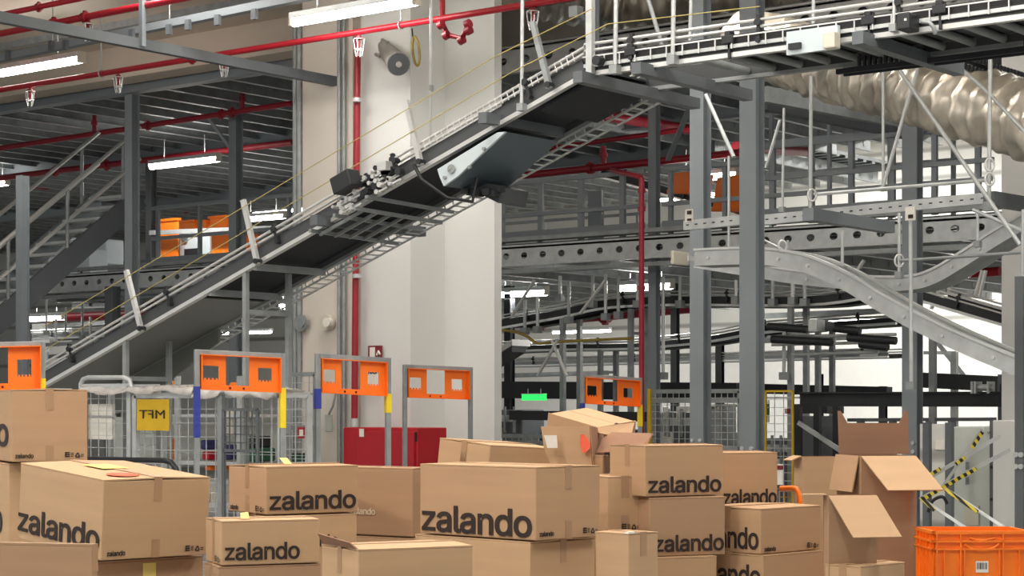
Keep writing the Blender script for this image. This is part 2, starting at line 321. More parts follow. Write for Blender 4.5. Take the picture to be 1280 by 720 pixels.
hpost(1127,1155,16.2,'grey steel post behind the descending chute on the right','post',EYE+3.3)
hpost(810,826,19.3,'slim grey steel post beside the vertical red pipe','post')
hpost(156,175,17.1,'grey steel post left of the rising conveyor under the deck edge','post')
hpost(20,37,15.2,'grey steel post at the far left in front of the stairs','post',EYE+2.92)
hpost(182,196,22,'slim dark steel post between the stairs and the orange screens','dpost')
hpost(286,304,19.0,'grey steel post behind the middle of the rising conveyor','post')
hpost(131,151,18.5,'dark grey steel post under the foot of the stairs','dpost',EYE+1.78)
hpost(364,378,18.2,'grey steel post left of the white column, below the conveyor','post',EYE+1.78)
hpost(630,644,22,'black steel post right of the white column under the walkway','black',EYE+1.78)
hpost(1098,1110,24,'black steel post in front of the bright lower wall','black',EYE+.3)
hpost(838,850,23,'black steel post between two grey posts under the walkway','black',EYE+1.78)
hpost(1020,1030,25,'thin black steel post under the right-hand machine frame','black',EYE+.5)
hpost(1268,1284,12.5,'dark grey steel post at the right edge beside the orange crate','dpost',EYE+.9)
hpost(894,906,25,'black steel post half hidden behind the thickest post','black',EYE+1.0)
hpost(1247,1253,18.9,'dark steel post beside the white pillar at the right','dpost',EYE+.35)
# knee braces under the deck
def brace(a,b,w,label,m='zinc',cat='brace',name='diagonal_brace'):
    mb=MB(); mb.bar(a,b,w,w*.35); return tag(mb.build(name,M[m]),label,cat)
brace(P(232,108,19),P(290,188,20),.06,'flat diagonal brace hanging under the upper deck near the left light','post')
brace(P(0,146,18),P(30,125,18),.05,'short diagonal brace at the far left deck edge')
brace(P(868,120,18),P(835,200,19),.06,'diagonal brace under the upper deck left of the second post','post')
# ================================================================= railings
def railing(label,pa,pb,Y,z0,z1,mids,step,toe=(.03,.17),m='post',pw=.05):
    x0,x1=xat(pa,Y),xat(pb,Y)
    t=thing('railing',label,'railing',((x0+x1)/2,Y,EYE+z0))
    for nm,z in [('top_rail',z1)]+[('mid_rail',q) for q in mids]:
        mb=MB(); mb.bar((x0,Y,EYE+z),(x1,Y,EYE+z),.045,.05); mb.build(nm,M[m],t)
    if toe:
        mb=MB(); mb.box((x0,Y-.01,EYE+z0+toe[0]),(x1,Y+.01,EYE+z0+toe[1])); mb.build('toe_board',M['post'],t)
    x=x0+.1
    while x<x1:
        mb=MB(); mb.bar((x,Y+.03,EYE+z0-.02),(x,Y+.03,EYE+z1),pw,.05,Vector((0,1,0))); mb.build('baluster_post',M[m],t); x+=step
    return t
railing('grey walkway railing left of the red riser pipe',618,806,19.05,2.05,2.83,(2.42,),.62,pw=.07)
railing('grey walkway railing between slim post and thick post',828,925,19.05,2.05,2.83,(2.42,),.75)
railing('grey walkway railing nearer run right of the thick post',955,1242,19.05,2.1,2.98,(2.42,2.62),.5,pw=.06)
railing('taller grey railing seen through the nearer walkway railing',955,1200,23,2.06,4.3,(3.2,3.65),.9,None)
railing('grey safety railing behind the stairs before the orange screens',190,366,19.05,2.05,2.95,(2.5,),.9)
railing('grey railing on the far side of the middle walkway right of column',618,800,27,2.05,3.3,(2.6,2.9),1.0,None,'dzinc')
# wall panels of the enclosure behind railing (grey sheet infill)
mb=MB(); mb.box((xat(735,20.5),20.5,EYE+2.05),(xat(752,20.5),20.55,EYE+2.85)); tag(mb.build('partition_screen',M['post']),'narrow grey sheet panel behind the walkway railing','panel')
# orange screens on the left walkway
for i,(a,b,ya,yb,l) in enumerate(((197,222,276,327,'orange mesh screen left of the white machine on the walkway'),(264,286,294,322,'bright orange screen just left of the middle steel post'),(304,322,296,315,'small orange screen right of the middle steel post'),
        (196,214,281,290,'upper orange bin, leftmost in the row above the walkway'),(219,243,278,289,'upper orange bin, second in the row above the walkway'),(248,257,277,287,'upper orange bin, smallest in the row above the walkway'),
        (262,284,272,284,'upper orange bin behind the middle steel post'))):
    Y=20.6 if i<3 else 22
    A=P(a,ya,Y); B=P(b,yb,Y); t=thing('orange_bin' if i>2 else 'orange_screen',l,'bin' if i>2 else 'screen',((A.x+B.x)/2,Y,B.z),0)
    dd=.25 if i>2 else .04
    mb=MB(); mb.box((A.x,Y,B.z),(B.x,Y+dd,A.z)); mb.build('shell',M['oplastic'],t,.01)
    mb=MB(); mb.box((A.x-.02,Y-.02,A.z-.02),(B.x+.02,Y+dd+.02,A.z+.02)); mb.build('rim',M['orange'],t)
for (a,b,ya,yb,Y,l) in ((224,262,293,322,20.8,'white boxy machine on the middle walkway between orange screens'),(96,112,312,350,21,'pale machine cover seen between the stair treads'),(60,84,298,345,21.2,'pale sheet panel behind the lower stairs'),(112,132,300,330,21.4,'pale machine housing right of the stairs')):
    A=P(a,ya,Y); B=P(b,yb,Y); t=thing('machine',l,'machine',((A.x+B.x)/2,Y,B.z))
    mb=MB(); mb.box((A.x,Y,B.z),(B.x,Y+.4,A.z)); mb.build('housing',M['paleblue'],t,.02)
    mb=MB(); mb.box((A.x+.15,Y-.03,B.z+.05),(B.x-.2,Y+.0,B.z+.16)); mb.build('front_slot',M['black'],t)
    mb=MB(); mb.box((A.x+.1,Y-.04,A.z-.12),(A.x+.2,Y+.1,A.z+.08)); mb.build('terminal',M['dpost'],t)
bm_=MB(); bm_.bar(P(188,291,20.5),P(366,284,20.5),.05,.07); tag(bm_.build('machine_rail',M['zinc']),'horizontal grey machine rail between the two rows of orange bins','rail')
# big orange hoods on right walkway
for (pl,l) in (([(836,240),(842,216),(866,214),(862,240)],'orange hood above the sloping conveyor left of the second post'),([(890,262),(896,222),(925,218),(925,262)],'orange hood between the two thick posts')):
    Y=20.4; pts=[P(x,y,Y) for x,y in pl]; mb=MB(); mb.slab(pts,(0,.5,0)); t=thing('orange_hood',l,'hood',pts[0]); mb.build('shell',M['oplastic'],t,.01)
    mb=MB(); mb.bar(pts[0]+Vector((0,-.02,0)),pts[3]+Vector((0,-.02,0)),.05,.05); mb.build('rim',M['orange'],t)
# ================================================================= stairs on the left
def XV(u): return Vector((u,0,0))
SD=25.4
a=atD(-14,412,SD); b=a+Vector((0,1,0))*2.6; b.z=a.z+2.6*.76
t=thing('staircase','grey steel staircase with tube handrails rising to the right at the left edge','stairs',a)
for u,m_ in ((0,'dpost'),(-.9,'post')):
    mb=MB(); mb.bar(a+XV(u),b+XV(u),.06,.30,UP); mb.build('stringer',M[m_],t)
for i in range(11):
    f=(i+.5)/11; p=a.lerp(b,f)+UP*.10
    mb=MB(); mb.box((p.x-.87,p.y-.10,p.z-.02),(p.x-.03,p.y+.10,p.z+.02)); mb.build('tread',M['zinc'],t)
for u in (0,-.9):
    for dz in (1.0,.55):
        hr=MB(); hr.tube([a+XV(u)+UP*dz,b+XV(u)+UP*dz],.03,8); hr.build('handrail',M['rail'],t)
    for f in (.12,.5,.88):
        p=a.lerp(b,f)+XV(u); mb=MB(); mb.tube([p,p+UP*1.0],.026,8); mb.build('rail_post',M['dzinc'],t)
# ================================================================= red sprinkler pipes
def cage_mesh(p, s=1.0):
    mb=MB()
    r=.045*s; h=.17*s
    for k in range(4):
        a=math.pi/2*k+.4; d=Vector((math.cos(a),math.sin(a),0))
        mb.tube([p+d*r*1.25,p+d*r*.95-UP*h*.6,p+d*r*.6-UP*h],.006*s,5)
    for z,q in ((0,1.25),(.6,.95)):
        mb.tube([p-UP*h*z+Vector((math.cos(math.pi*k/4),math.sin(math.pi*k/4),0))*r*q for k in range(9)],.006*s,5,False)
    return mb
def pipe(label,pts,r,m='red',cages=(),clamps=(),rods=(),up=()):
    t=thing('sprinkler_pipe',label,'pipe',pts[0])
    mb=MB(); mb.tube(pts,r,12); mb.build('tube',M[m],t)
    a,b=Vector(pts[0]),Vector(pts[-1]); d=(b-a).normalized()
    for f in clamps:
        p=a.lerp(b,f); mb=MB(); mb.disc(p,d,r*1.45,r*1.6); mb.bar(p-UP*r*1.8,p+UP*r*1.8,r*.9,r*.9,Vector((0,1,0))); mb.build('coupling',M['dred'],t)
    for f in cages:
        p=a.lerp(b,f)-UP*r; c=cage_mesh(p-UP*.04); o=c.build('sprinkler_guard',M['rail'],t)
        mb=MB(); mb.tube([p,p-UP*.12],.014,8); mb.disc(p-UP*.03,UP,.03,.03,8); mb.build('sprinkler_head',M['dred'],o)
    for f in rods:
        p=a.lerp(b,f); mb=MB(); mb.tube([p+UP*r,p+UP*.7],.008,6); mb.tube([p+Vector((0,math.cos(q),math.sin(q)))*(r+.01) for q in [i*math.pi/4 for i in range(9)]],.008,5,False); mb.build('hanger',M['zinc'],t)
    for f in up:
        p=a.lerp(b,f); mb=MB(); mb.tube([p,p+UP*.28],r*.8,8); mb.disc(p+UP*.16,UP,r*1.2,.06,8); mb.build('riser_stub',M['dred'],t)
    return t
pipe('bright red front sprinkler pipe crossing from left edge to top centre',[P(-40,119,14),P(720,-4,14)],.032,'red',cages=(.130,.302,.49,.704,.945),clamps=(.435,),rods=(.27,.765))
pipe('thick red pipe second from the top left corner',[P(-40,50,12.6),P(330,-22,12.6)],.036,'red',cages=(.44,),clamps=(.32,.43),up=())
pipe('thin red pipe in the very top left corner',[P(-40,27,12.0),P(140,-10,12.0)],.028,'red',clamps=(.51,))
pipe('red pipe with stubs under the left upper deck, nearest one',[P(-30,190,18.6),P(366,129,18.6)],.04,'dred',clamps=(.58,.8,.83),up=(.41,.86))
pipe('long red pipe beside the pale strip under the left deck',[P(-30,226,20.8),P(366,178,20.8)],.05,'dred',clamps=(.28,.45))
pipe('red pipe across the left deck behind the steel post',[P(20,228,23),P(110,243,26)],.05,'dred')
pipe('red pipe behind the stairs joining the slanting one',[P(110,243,26),P(366,215,26)],.05,'dred',up=(.4,))
pipe('farthest red pipe under the left deck above the orange bins',[P(225,265,29),P(366,243,29)],.05,'dred')
pipe('thick red main slanting under the right upper deck',[P(748,143,20.5),P(868,163,23)],.075,'dred')
pipe('thin red pipe under the slanting red main',[P(640,192,22),P(868,160,22)],.035,'dred')
pipe('red branch pipe feeding the vertical red riser',[P(600,225,21),P(925,191,21)],.05,'dred',clamps=(.45,),up=(.5,))
pipe('red pipe seen between the thick post and the foil duct',[P(920,183,22),P(1010,190,25)],.07,'dred')
pipe('red pipe below the walkway right of the white column',[P(600,408,26),P(870,384,26)],.09,'dred',clamps=(.3,.6))
pipe('red pipe below the walkway at far left behind lights',[P(60,398,26),P(180,392,26)],.09,'dred')
pipe('red pipe under the walkway right of the thick post',[P(955,327,23),P(1246,306,23)],.055,'dred',clamps=(.35,))
pipe('red pipe behind the descending chute at right',[P(1170,345,23),P(1250,339,23)],.06,'red')
t=pipe('vertical red riser pipe left of the slim steel post',[P(802,222,17.5),P(802,550,17.5)],.03,'dred',clamps=(.05,.12,.42))
mb=MB(); mb.tube([P(802,222,17.5),P(799,221,17.5),P(770,214,18.2),P(765,212,19)],.03,10); mb.build('elbow',M['dred'],t)
t=pipe('vertical red pipe down the face of the white column',[P(447,46,14.8),P(443,530,14.8)],.035,'dred',clamps=())
mb=MB()
for y in (125,345): mb.disc(P(446,y,14.75),UP,.05,.04)
mb.build('pipe_clip',M['zinc'],t)
mb=MB(); mb.disc(P(443,529,14.8),UP,.045,.1); mb.build('threaded_end',M['zinc'],t)
# valve assembly
t=thing('pipe_valve','dark red elbowed valve assembly hanging under the front pipe','valve',P(548,30,14))
mb=MB(); mb.tube([P(553,-10,14),P(553,30,14),P(560,44,13.9),P(578,48,13.9),P(585,30,13.9)],.026,10); mb.build('elbow_pipe',M['dred'],t)
for x,y in ((551,31),(558,44),(577,50),(586,38),(585,30)):
    mb=MB(); mb.disc(P(x,y,13.88),(1,0,.3),.042,.05); mb.build('flange',M['dred'],t)
# cable tray & strut beams at top left
def strut(name,label,a,b,w,h,m='dzinc',cat='strut',slots=0,sm='black'):
    t=thing(name,label,cat,a); mb=MB(); mb.bar(a,b,w,h); mb.build('rail_profile',M[m],t)
    if slots:
        a=Vector(a); b=Vector(b); d=(b-a); L=d.length; d.normalize(); side=d.cross(UP).normalized()
        if side.dot(FV)>0: side=-side
        mb=MB(); n=int(L/slots)
        for i in range(n):
            p=a+d*(slots*(i+.5))+side*(w/2+.001); mb.bar(p-d*slots*.16,p+d*slots*.16,.004,h*.12)
        mb.build('slots',M[sm],t.children[0])
    return t
t=strut('cable_tray','grey cable channel with clips above the upper left light',P(-40,81,13),P(430,-14,13),.09,.075,'post')
for px,py in ((64,56),(10,68),(82,55),(165,42),(211,36),(235,30),(272,24),(318,17)):
    mb=MB(); p=P(px,py+1,12.94); mb.box(p-Vector((.03,.02,.05)),p+Vector((.03,.02,.05))); mb.build('clip',M['dpost'],t)
for px,py in ((66,55),(212,28)):
    mb=MB(); p=P(px,py,13); mb.tube([p,p+UP*.6],.007,6); mb.build('hanger',M['zinc'],t)
strut('strut_beam','dark grey ceiling strut slanting down to the white column',atD(-30,16,17.6),atD(424,103,20.6),.08,.1,'dpost')
strut('strut_beam','short upright strut hanging from the ceiling between red pipes',atD(178,0,18.8),atD(178,58,18.8),.05,.05,'post')
# concrete edge strips visible above front pipe
mb=MB(); 
for z,Y in ((4.62,15.4),(4.66,15.8)): mb.box((-60,Y,EYE+z),(xat(372,Y),Y+.08,EYE+4.7))
tag(mb.build('ceiling_conduits',M['dzinc']),'pair of grey conduits along the cream ceiling near the deck edge','conduit')
# ================================================================= lights
def lamp(label,pa,ya,pb,yb,Y,power=60,housing=True,h=.09):
    a=P(pa,ya,Y); b=P(pb,yb,Y); z=(a.z+b.z)/2; a.z=b.z=z; c=(a+b)/2; L=(b-a).length
    t=thing('ceiling_light',label,'light',c)
    mb=MB(); mb.bar(a+UP*.05,b+UP*.05,.13,.06); mb.build('housing',M['zinc'],t,.008)
    mb=MB(); mb.tube([a,b],h/2,12); mb.build('lamp_tube',M['tube'],t)
    for s in (a,b):
        mb=MB(); mb.box(s+Vector((-.015,-.055,-.05)),s+Vector((.015,.055,.08))); mb.build('end_cap',M['beige'],t)
    mb=MB()
    for f in (.2,.8):
        p=a.lerp(b,f)+UP*.08; mb.tube([p,p+UP*(.3 if z>EYE+2.2 else .1)],.006,6)
    mb.build('suspension',M['zinc'],t)
    if power:
        ld=bpy.data.lights.new('lamp_and_fill','AREA'); ld.shape='RECTANGLE'; ld.size=L; ld.size_y=.12; ld.energy=power; ld.color=(1,.97,.92)
        lo=bpy.data.objects.new('lamp_and_fill',ld); C.objects.link(lo); lo.parent=t; lo.location=(0,0,-h/2-.02)
        up_fill=bpy.data.lights.new('lamp_and_fill','AREA'); up_fill.shape='RECTANGLE'; up_fill.size=L; up_fill.size_y=.12; up_fill.energy=power*.15; up_fill.color=(1,.97,.92)
        lo=bpy.data.objects.new('lamp_and_fill',up_fill); C.objects.link(lo); lo.parent=t; lo.location=(0,0,.12); lo.rotation_euler=(math.pi,0,0)  # extra upward light above the housing, added to brighten the ceiling
    return t
lamp('lit ceiling tube at the left edge above the front red pipe',-40,97,102,74,14.2,45,h=.11)
lamp('lit ceiling tube before the top of the white column',367,25,521,2,13.6,35,h=.11)
lamp('lit tube under the left upper deck behind the steel post',189,207,273,198,20,60,h=.12)
lamp('lit tube right beside the white column above the conveyor',303,274,356,269,24,60,h=.12)
lamp('lit tube cut by the left edge above the stairs',-20,231,9,228,21,40,h=.12)
lamp('lit tube across the second grey post above the walkway',842,225,922,216,21.5,60,h=.12)
lamp('lit tube under the walkway right of the white column',619,369,683,363,22,60,h=.12)
lamp('lit tube under the walkway behind the red riser',775,360,840,355,21,60,h=.12)
lamp('lit tube under the walkway low behind the left posts',38,399,79,395,22,50,h=.12)
lamp('small lit tube under the walkway beside the rising conveyor',352,383,362,381,22,20,h=.12)
lamp('small lit tube behind the curved chute at far right',1192,343,1210,340,21,20,h=.12)
# ================================================================= conveyors
def off(p,u=0,v=0): return Vector(p)+Vector((0,u,v))
def conveyor(label,pts,w=.72,hh=.1,legs=(),legw=.06,rails=True,m='guard',belt='belt',rungs=None,roll=None,name='belt_conveyor',brk=1.2):
    pts=[Vector(p) for p in pts]; t=thing(name,label,'conveyor',pts[0]); S_=Vector((0,1,0))
    mb=MB(); mb.sweep(pts,[(0,0.012),(.02,.012),(.02,hh),(0,hh)],S_); mb.build('side_guard',M[m],t)
    mb=MB(); mb.sweep(pts,[(w-.02,0.012),(w,.012),(w,hh),(w-.02,hh)],S_); mb.build('side_guard',M[m],t)
    mb=MB(); mb.sweep(pts,[(-.014,-.014),(.03,-.014),(.03,.014),(-.014,.014)],S_); mb.build('bottom_rail',M['rail'],t)
    mb=MB(); mb.sweep(pts,[(w-.03,-.012),(w+.012,-.012),(w+.012,.012),(w-.03,.012)],S_); mb.build('bottom_rail',M['dzinc'],t)
    if belt:
        mb=MB(); mb.sweep(pts,[(.03,hh*.45),(w-.03,hh*.45),(w-.03,hh*.6),(.03,hh*.6)],S_); mb.build('belt',M[belt],t)
    if rails:
        for u in (-.02,w+.02):
            for v in (hh+.022,hh+.062):
                mb=MB(); mb.tube([off(p,u,v) for p in pts],.0105,8); mb.build('guide_rail',M['rail'],t)
    L=0; acc=0; nxt=brk*.4
    for i in range(len(pts)-1):
        a,b=pts[i],pts[i+1]; l=(b-a).length; d=(b-a)/l
        up=S_.cross(d); up=up if up.z>0 else -up
        while nxt<acc+l:
            p=a+d*(nxt-acc); mb=MB()
            mb.bar(p+up*(hh*.4)-S_*.02,p+up*(hh+.09)-S_*.02,.03,.022,d)
            mb.disc(p+up*(hh+.045)-S_*.035,S_,.022,.03,8); mb.disc(p+up*(hh*.5)-S_*.03,S_,.016,.03,8)
            mb.build('rail_bracket',M['black'],t); nxt+=brk
        acc+=l
    for p,zb in legs:
        for u in (0.01,w*.62):
            q=off(p,u,0); mb=MB(); mb.bar(q,Vector((q.x,q.y,zb)),legw,legw,S_); mb.build('leg',M['dzinc'],t)
        mb=MB(); mb.bar(off(p,0,-.3),off(p,w*.62,-.3),.03,.035); mb.build('crossbar',M['dzinc'],t)
    return t
YN=9.74; WI=.72
A0=P(50,485,YN); A1=P(733,93,YN)
sl=(A1-A0).normalized(); upn=Vector((0,1,0)).cross(sl); upn=upn if upn.z>0 else -upn
def onI(px,v=0,u=0):
    """point on the lower near edge of the incline above pixel column px"""
    x=xat(px,YN); f=(x-A0.x)/(A1.x-A0.x); p=A0.lerp(A1,f); return p+upn*v+Vector((0,u,0))
t=inc=conveyor('long inclined belt conveyor with silver rails rising from lower left to upper right',[A0,A1],WI,.105,
   legs=((onI(156),.0),(onI(306),.0)),legw=.036)
for f0,f1 in ((.0,.34),):                 # grey sheet under the lower end
    mb=MB(); a=A0.lerp(A1,f0); b=A0.lerp(A1,f1); mb.sweep([a,b],[(.03,.0),(WI-.03,.0),(WI-.03,.01),(.03,.01)],(0,1,0)); mb.build('under_guard',M['lguard'],t)
mb=MB(); a=onI(69)-UP*.03; b=onI(240)-UP*.02; a2=Vector((a.x+.2,a.y+WI,a.z-.22)); 
mb.slab([off(onI(60),.68,-.02),off(onI(190),.68,-.02),off(onI(190),.68,-.12),off(onI(100),.68,-.26),off(onI(60),.68,-.25)],(0,.02,0)); mb.build('side_skirt',M['lguard'],t)
for px in (262,318):
    mb=MB(); mb.bar(onI(px,-.015,0),onI(px,-.015,WI),.03,.05); mb.build('underside_crossbar',M['dzinc'],t)
# ladder cable tray on far side
mb=MB()
for u in (WI+.05,WI+.2):
    for v in (-.03,.03): mb.bar(off(A0,u)+upn*v,off(A1,u)+upn*v,.012,.012)
n=70
for i in range(n):
    p=A0.lerp(A1,(i+.5)/n); mb.bar(off(p,WI+.05)+upn*-.03,off(p,WI+.2)+upn*-.03,.01,.01); mb.bar(off(p,WI+.05)+upn*-.03,off(p,WI+.05)+upn*.03,.008,.008)
mb.build('wire_cable_tray',M['zinc'],t)
mb=MB()                                    # near side small rungs
for i in range(26):
    p=onI(540+i*7.5); mb.bar(p+upn*.10-Vector((0,.03,0)),p+upn*.165-Vector((0,.03,0)),.006,.006,Vector((0,1,0)))
mb.build('wire_rungs',M['rail'],t)
# horizontal part
H0=A1.copy(); H1=Vector((A1.x+9,A1.y,A1.z))
t=hor=conveyor('long level conveyor overhead running from the incline top to upper right corner',[H0,H1],WI,.12,m='guard',belt=None,brk=.9)
mb=MB(); mb.sweep([H0,H1],[(-.03,.036),(-.012,.036),(-.012,.058),(-.03,.058)],(0,1,0)); mb.build('silver_side_strip',M['zinc'],t)
mb=MB(); mb.sweep([H0,H1],[(-.02,.062),(0,.062),(0,.115),(-.02,.115)],(0,1,0)); mb.build('dark_side_strip',M['cord'],t)
mb=MB(); mb.sweep([H0+Vector((.9,0,0)),H1],[(.04,.06),(WI-.04,.06),(WI-.04,.08),(.04,.08)],(0,1,0)); mb.build('deck_plate',M['guard'],t)
for i in range(44):
    x=H0.x+.75+i*.19; mb=MB(); mb.tube([Vector((x,YN+.03,H0.z+.035)),Vector((x,YN+WI-.03,H0.z+.035))],.024,10); mb.build('roller',M['dzinc'],t)
mb=MB()
for i in range(75):
    x=H0.x+.05+i*.115; mb.bar(Vector((x,YN-.04,H0.z+.03)),Vector((x,YN-.04,H0.z+.10)),.007,.007,Vector((0,1,0)))
mb.bar(Vector((H0.x,YN-.04,H0.z+.1)),Vector((H1.x,YN-.04,H0.z+.1)),.008,.008); mb.build('wire_rungs',M['rail'],t)
mb=MB(); yk=YN+WI-.06                      # toothed chain rails beneath
mb.bar(Vector((H0.x+1.4,yk,H0.z-.045)),Vector((H1.x,yk,H0.z-.045)),.03,.03)
mb.bar(Vector((H0.x+1.4,yk+.09,H0.z-.03)),Vector((H1.x,yk+.09,H0.z-.03)),.02,.06)
mb.build('chain_rail',M['belt'],t)
mb=MB()
for s0 in (1.55,2.6,3.5,4.2,5.4):
    for k in range(13):
        x=H0.x+s0+k*.035; mb.box((x,yk-.02,H0.z-.03),(x+.014,yk,H0.z+.03))
mb.build('chain_teeth',M['black'],t)
# transfer belt head under junction
mb=MB(); a=onI(668,-.01); b=onI(738,-.01)
mb.slab([off(a,.06),off(b,.06),off(b,WI-.05),off(a,WI-.05)],upn*-.035); mb.build('return_belt',M['belt'],inc)
# cross beams
for px,py,ln,l in ((392,275,1.15,'dark strut across underneath the rising conveyor at its drive'),(603,147,1.1,'dark strut under the rising conveyor just above the grey chute hood'),(722,96,1.35,'dark strut under the corner where the incline turns level'),(795,85,1.3,'dark strut under the level conveyor before the second post'),(1072,47,1.3,'dark strut under the level conveyor near the beige motor box'),
                   (1010,268,1.0,'short dark strut under the perforated rail at its left hanger')):
    Yp=YN-.15 if py<270 or px<500 else 14.3
    a=P(px,py,Yp); b=a+Vector((0,ln,0)); strut('cross_strut',l,a,b,.07,.07,'dpost')
mb=MB()
for k,(px,dz) in enumerate(((400,-.03),(430,-.02),(455,-.05),(470,-.02))):
    p=onI(px); mb.bar(off(p,-.1,dz),off(p,WI+.1,dz-.03),.025,.025)
for u in (0,.15,.3,.45,.6): mb.bar(onI(398,-.05,u),onI(452,-.05,u),.02,.02)
mb.build('drive_frame',M['dzinc'],inc)
t=thing('drive_unit','black motor box with silver pulleys on the rising conveyor side','motor',onI(455,.1,-.05))
mb=MB(); p=onI(456,.13,-.14); q=Matrix.Translation(p)@Matrix.Rotation(-math.asin(sl.z)*1.0,4,'Y'); mb.box((-.09,-.06,-.06),(.09,.06,.06),q); mb.build('motor_housing',M['black'],t,.008)
mb=MB()
for i in range(16):
    p=onI(462+random.uniform(0,60),random.uniform(.0,.16),-.08); mb.disc(p,(0,1,0),random.uniform(.015,.035),.05,10)
mb.build('pulleys',M['black'],t)
mb=MB()
for i in range(22):
    p=onI(430+random.uniform(0,80),random.uniform(-.04,.12),-.09); mb.disc(p,(0,1,0),random.uniform(.01,.02),.06,8); mb.bar(p,p+sl*.08,.012,.012)
mb.box(onI(500,.1,-.12)-Vector((.04,.03,.03)),onI(500,.1,-.12)+Vector((.04,.03,.03))); mb.build('brackets',M['rail'],t)
mb=MB(); mb.tube([onI(525,.03,-.05),onI(532,-.1,-.08),onI(548,-.28,-.02),onI(562,-.34,.1),onI(572,-.2,.12)],.012,8); tag(mb.build('cable',M['cord']),'black cable looping below the rising conveyor beside the pale plate','cable')
# chute hood
Yh=YN-.03
pl=[P(x,y,Yh) for x,y in ((549,212),(624,166),(634,165),(575,220),(557,233),(552,222))]
t=thing('chute_hood','dark blue-grey sheet metal hood hanging under the incline with pale side plate','hood',pl[0])
mb=MB(); mb.slab(pl,(0,-.02,0)); mb.build('side_plate',M['paleblue'],t)
mb=MB(); mb.slab([q+Vector((0,.005,0)) for q in pl],(0,.55,0)); mb.build('hood_body',M['bluegrey'],t)
mb=MB()
for x,y in ((562,211),(556,222),(587,209),(605,186)): mb.disc(P(x,y,Yh-.03),(0,1,0),.012,.02)
mb.disc(P(564,211,Yh-.03),(0,1,0),.03,.01); mb.build('bolts',M['dzinc'],t)
mb=MB(); a=pl[4]+Vector((.0,.3,0)); mb.slab([pl[4]+Vector((0,.28,.0)),pl[3]+Vector((0,.28,-.02)),pl[3]+Vector((.12,.28,-.06)),pl[4]+Vector((.22,.28,-.1))],(0,.3,0)); mb.build('lower_lip',M['guard'],t)
mb=MB()
for i in range(9): p=pl[4]+Vector((.02+i*.03,.2+.02*(i%3),-.01-.008*(i%4))); mb.box(p-Vector((.03,.03,.025)),p+Vector((.03,.03,.015)))
mb.build('underside_drive',M['black'],t)
# white stanchions with pull cords
tips=[]
for (xa,ya,xb,yb,l) in ((158,338,177,414,'white tilted stanchion on the incline, lowest of four'),(304,250,322,330,'white tilted stanchion on the incline, second from the bottom'),(508,126,526,206,'white tilted stanchion on the incline in front of the column'),(666,28,687,110,'grey tilted stanchion at the incline top near the ceiling')):
    a=P(xa,ya,YN-.06); b=P(xb,yb,YN-.06)
    t=thing('stanchion',l,'post',b); mb=MB(); mb.bar(a,b,.035,.03,Vector((0,1,0))); mb.build('arm',M['rail'] if xa<600 else M['dzinc'],t)
    mb=MB(); mb.disc(b+UP*.02,(0,1,0),.02,.06,8); mb.build('bolt',M['black'],t); tips.append(a)
def line(name,label,pts,r,m,cat='rope'):
    mb=MB(); mb.tube(pts,r,6); return tag(mb.build(name,M[m]),label,cat)
line('pull_cord','upper thin yellow pull cord strung parallel above the incline',[P(55,408,YN-.1),P(620,70,YN-.1),P(742,10,YN-.1)],.0032,'rope')
line('pull_cord','lower thin yellow pull cord strung parallel above the incline',[P(55,438,YN-.08),P(187,360,YN-.08),P(640,90,YN-.08),P(760,30,YN-.08),P(950,8,YN-.08)],.0032,'rope')
# hanger rods of the overhead conveyor
def rod(px0,y0,px1,y1,Y,r,label,m='zinc',grp=None,name='hanger_rod',clip=True):
    t=thing(name,label,'rod',P(px1,y1,Y),0,grp)
    mb=MB(); mb.tube([P(px0,y0,Y),P(px1,y1,Y)],r,8); mb.build('rod',M[m],t)
    if clip:
        mb=MB(); q=P(px1,y1,Y); mb.box(q-Vector((r*2,r*2,r*2)),q+Vector((r*2,r*2,r*2))); mb.build('clamp',M['dzinc'],t)
    return t
rod(653,-5,652,134,YN-.04,.012,'thin steel rod hanging to the incline right of the column edge')
t=thing('hanger_post','thick double steel hanger post at the corner where incline turns level','post',P(739,90,YN-.04))
mb=MB(); mb.bar(P(738,-8,YN-.04),P(738,92,YN-.04),.045,.04,Vector((0,1,0))); mb.build('channel',M['zinc'],t)
mb=MB(); mb.bar(P(745,-8,YN+.03),P(745,80,YN+.03),.03,.03,Vector((0,1,0))); mb.build('inner_channel',M['dpost'],t)
mb=MB(); mb.box(P(752,62,YN+.3)-Vector((.05,.05,.06)),P(752,62,YN+.3)+Vector((.05,.05,.06))); mb.disc(P(748,76,YN-.08),(0,1,0),.03,.06); mb.build('clamp',M['black'],t)
rod(770,-5,769,87,YN-.04,.014,'steel rod hanging to the level conveyor just right of the corner')
rod(842,-5,841,75,YN-.04,.014,'steel rod hanging to the level conveyor left of the thick post')
rod(864,-5,862,56,YN+.8,.012,'steel rod behind the level conveyor left of the thick post')
rod(810,-2,832,72,YN+.1,.014,'slanting steel rod behind the level conveyor','dzinc')
rod(1017,-5,1016,40,YN+.8,.012,'steel rod above the pale junction plate')
rod(1118,-5,1117,35,YN-.04,.01,'steel rod just left of the black motor box')
rod(733,25,720,15,YN+2,.02,'short dark bracket near corner behind conveyor','dpost')
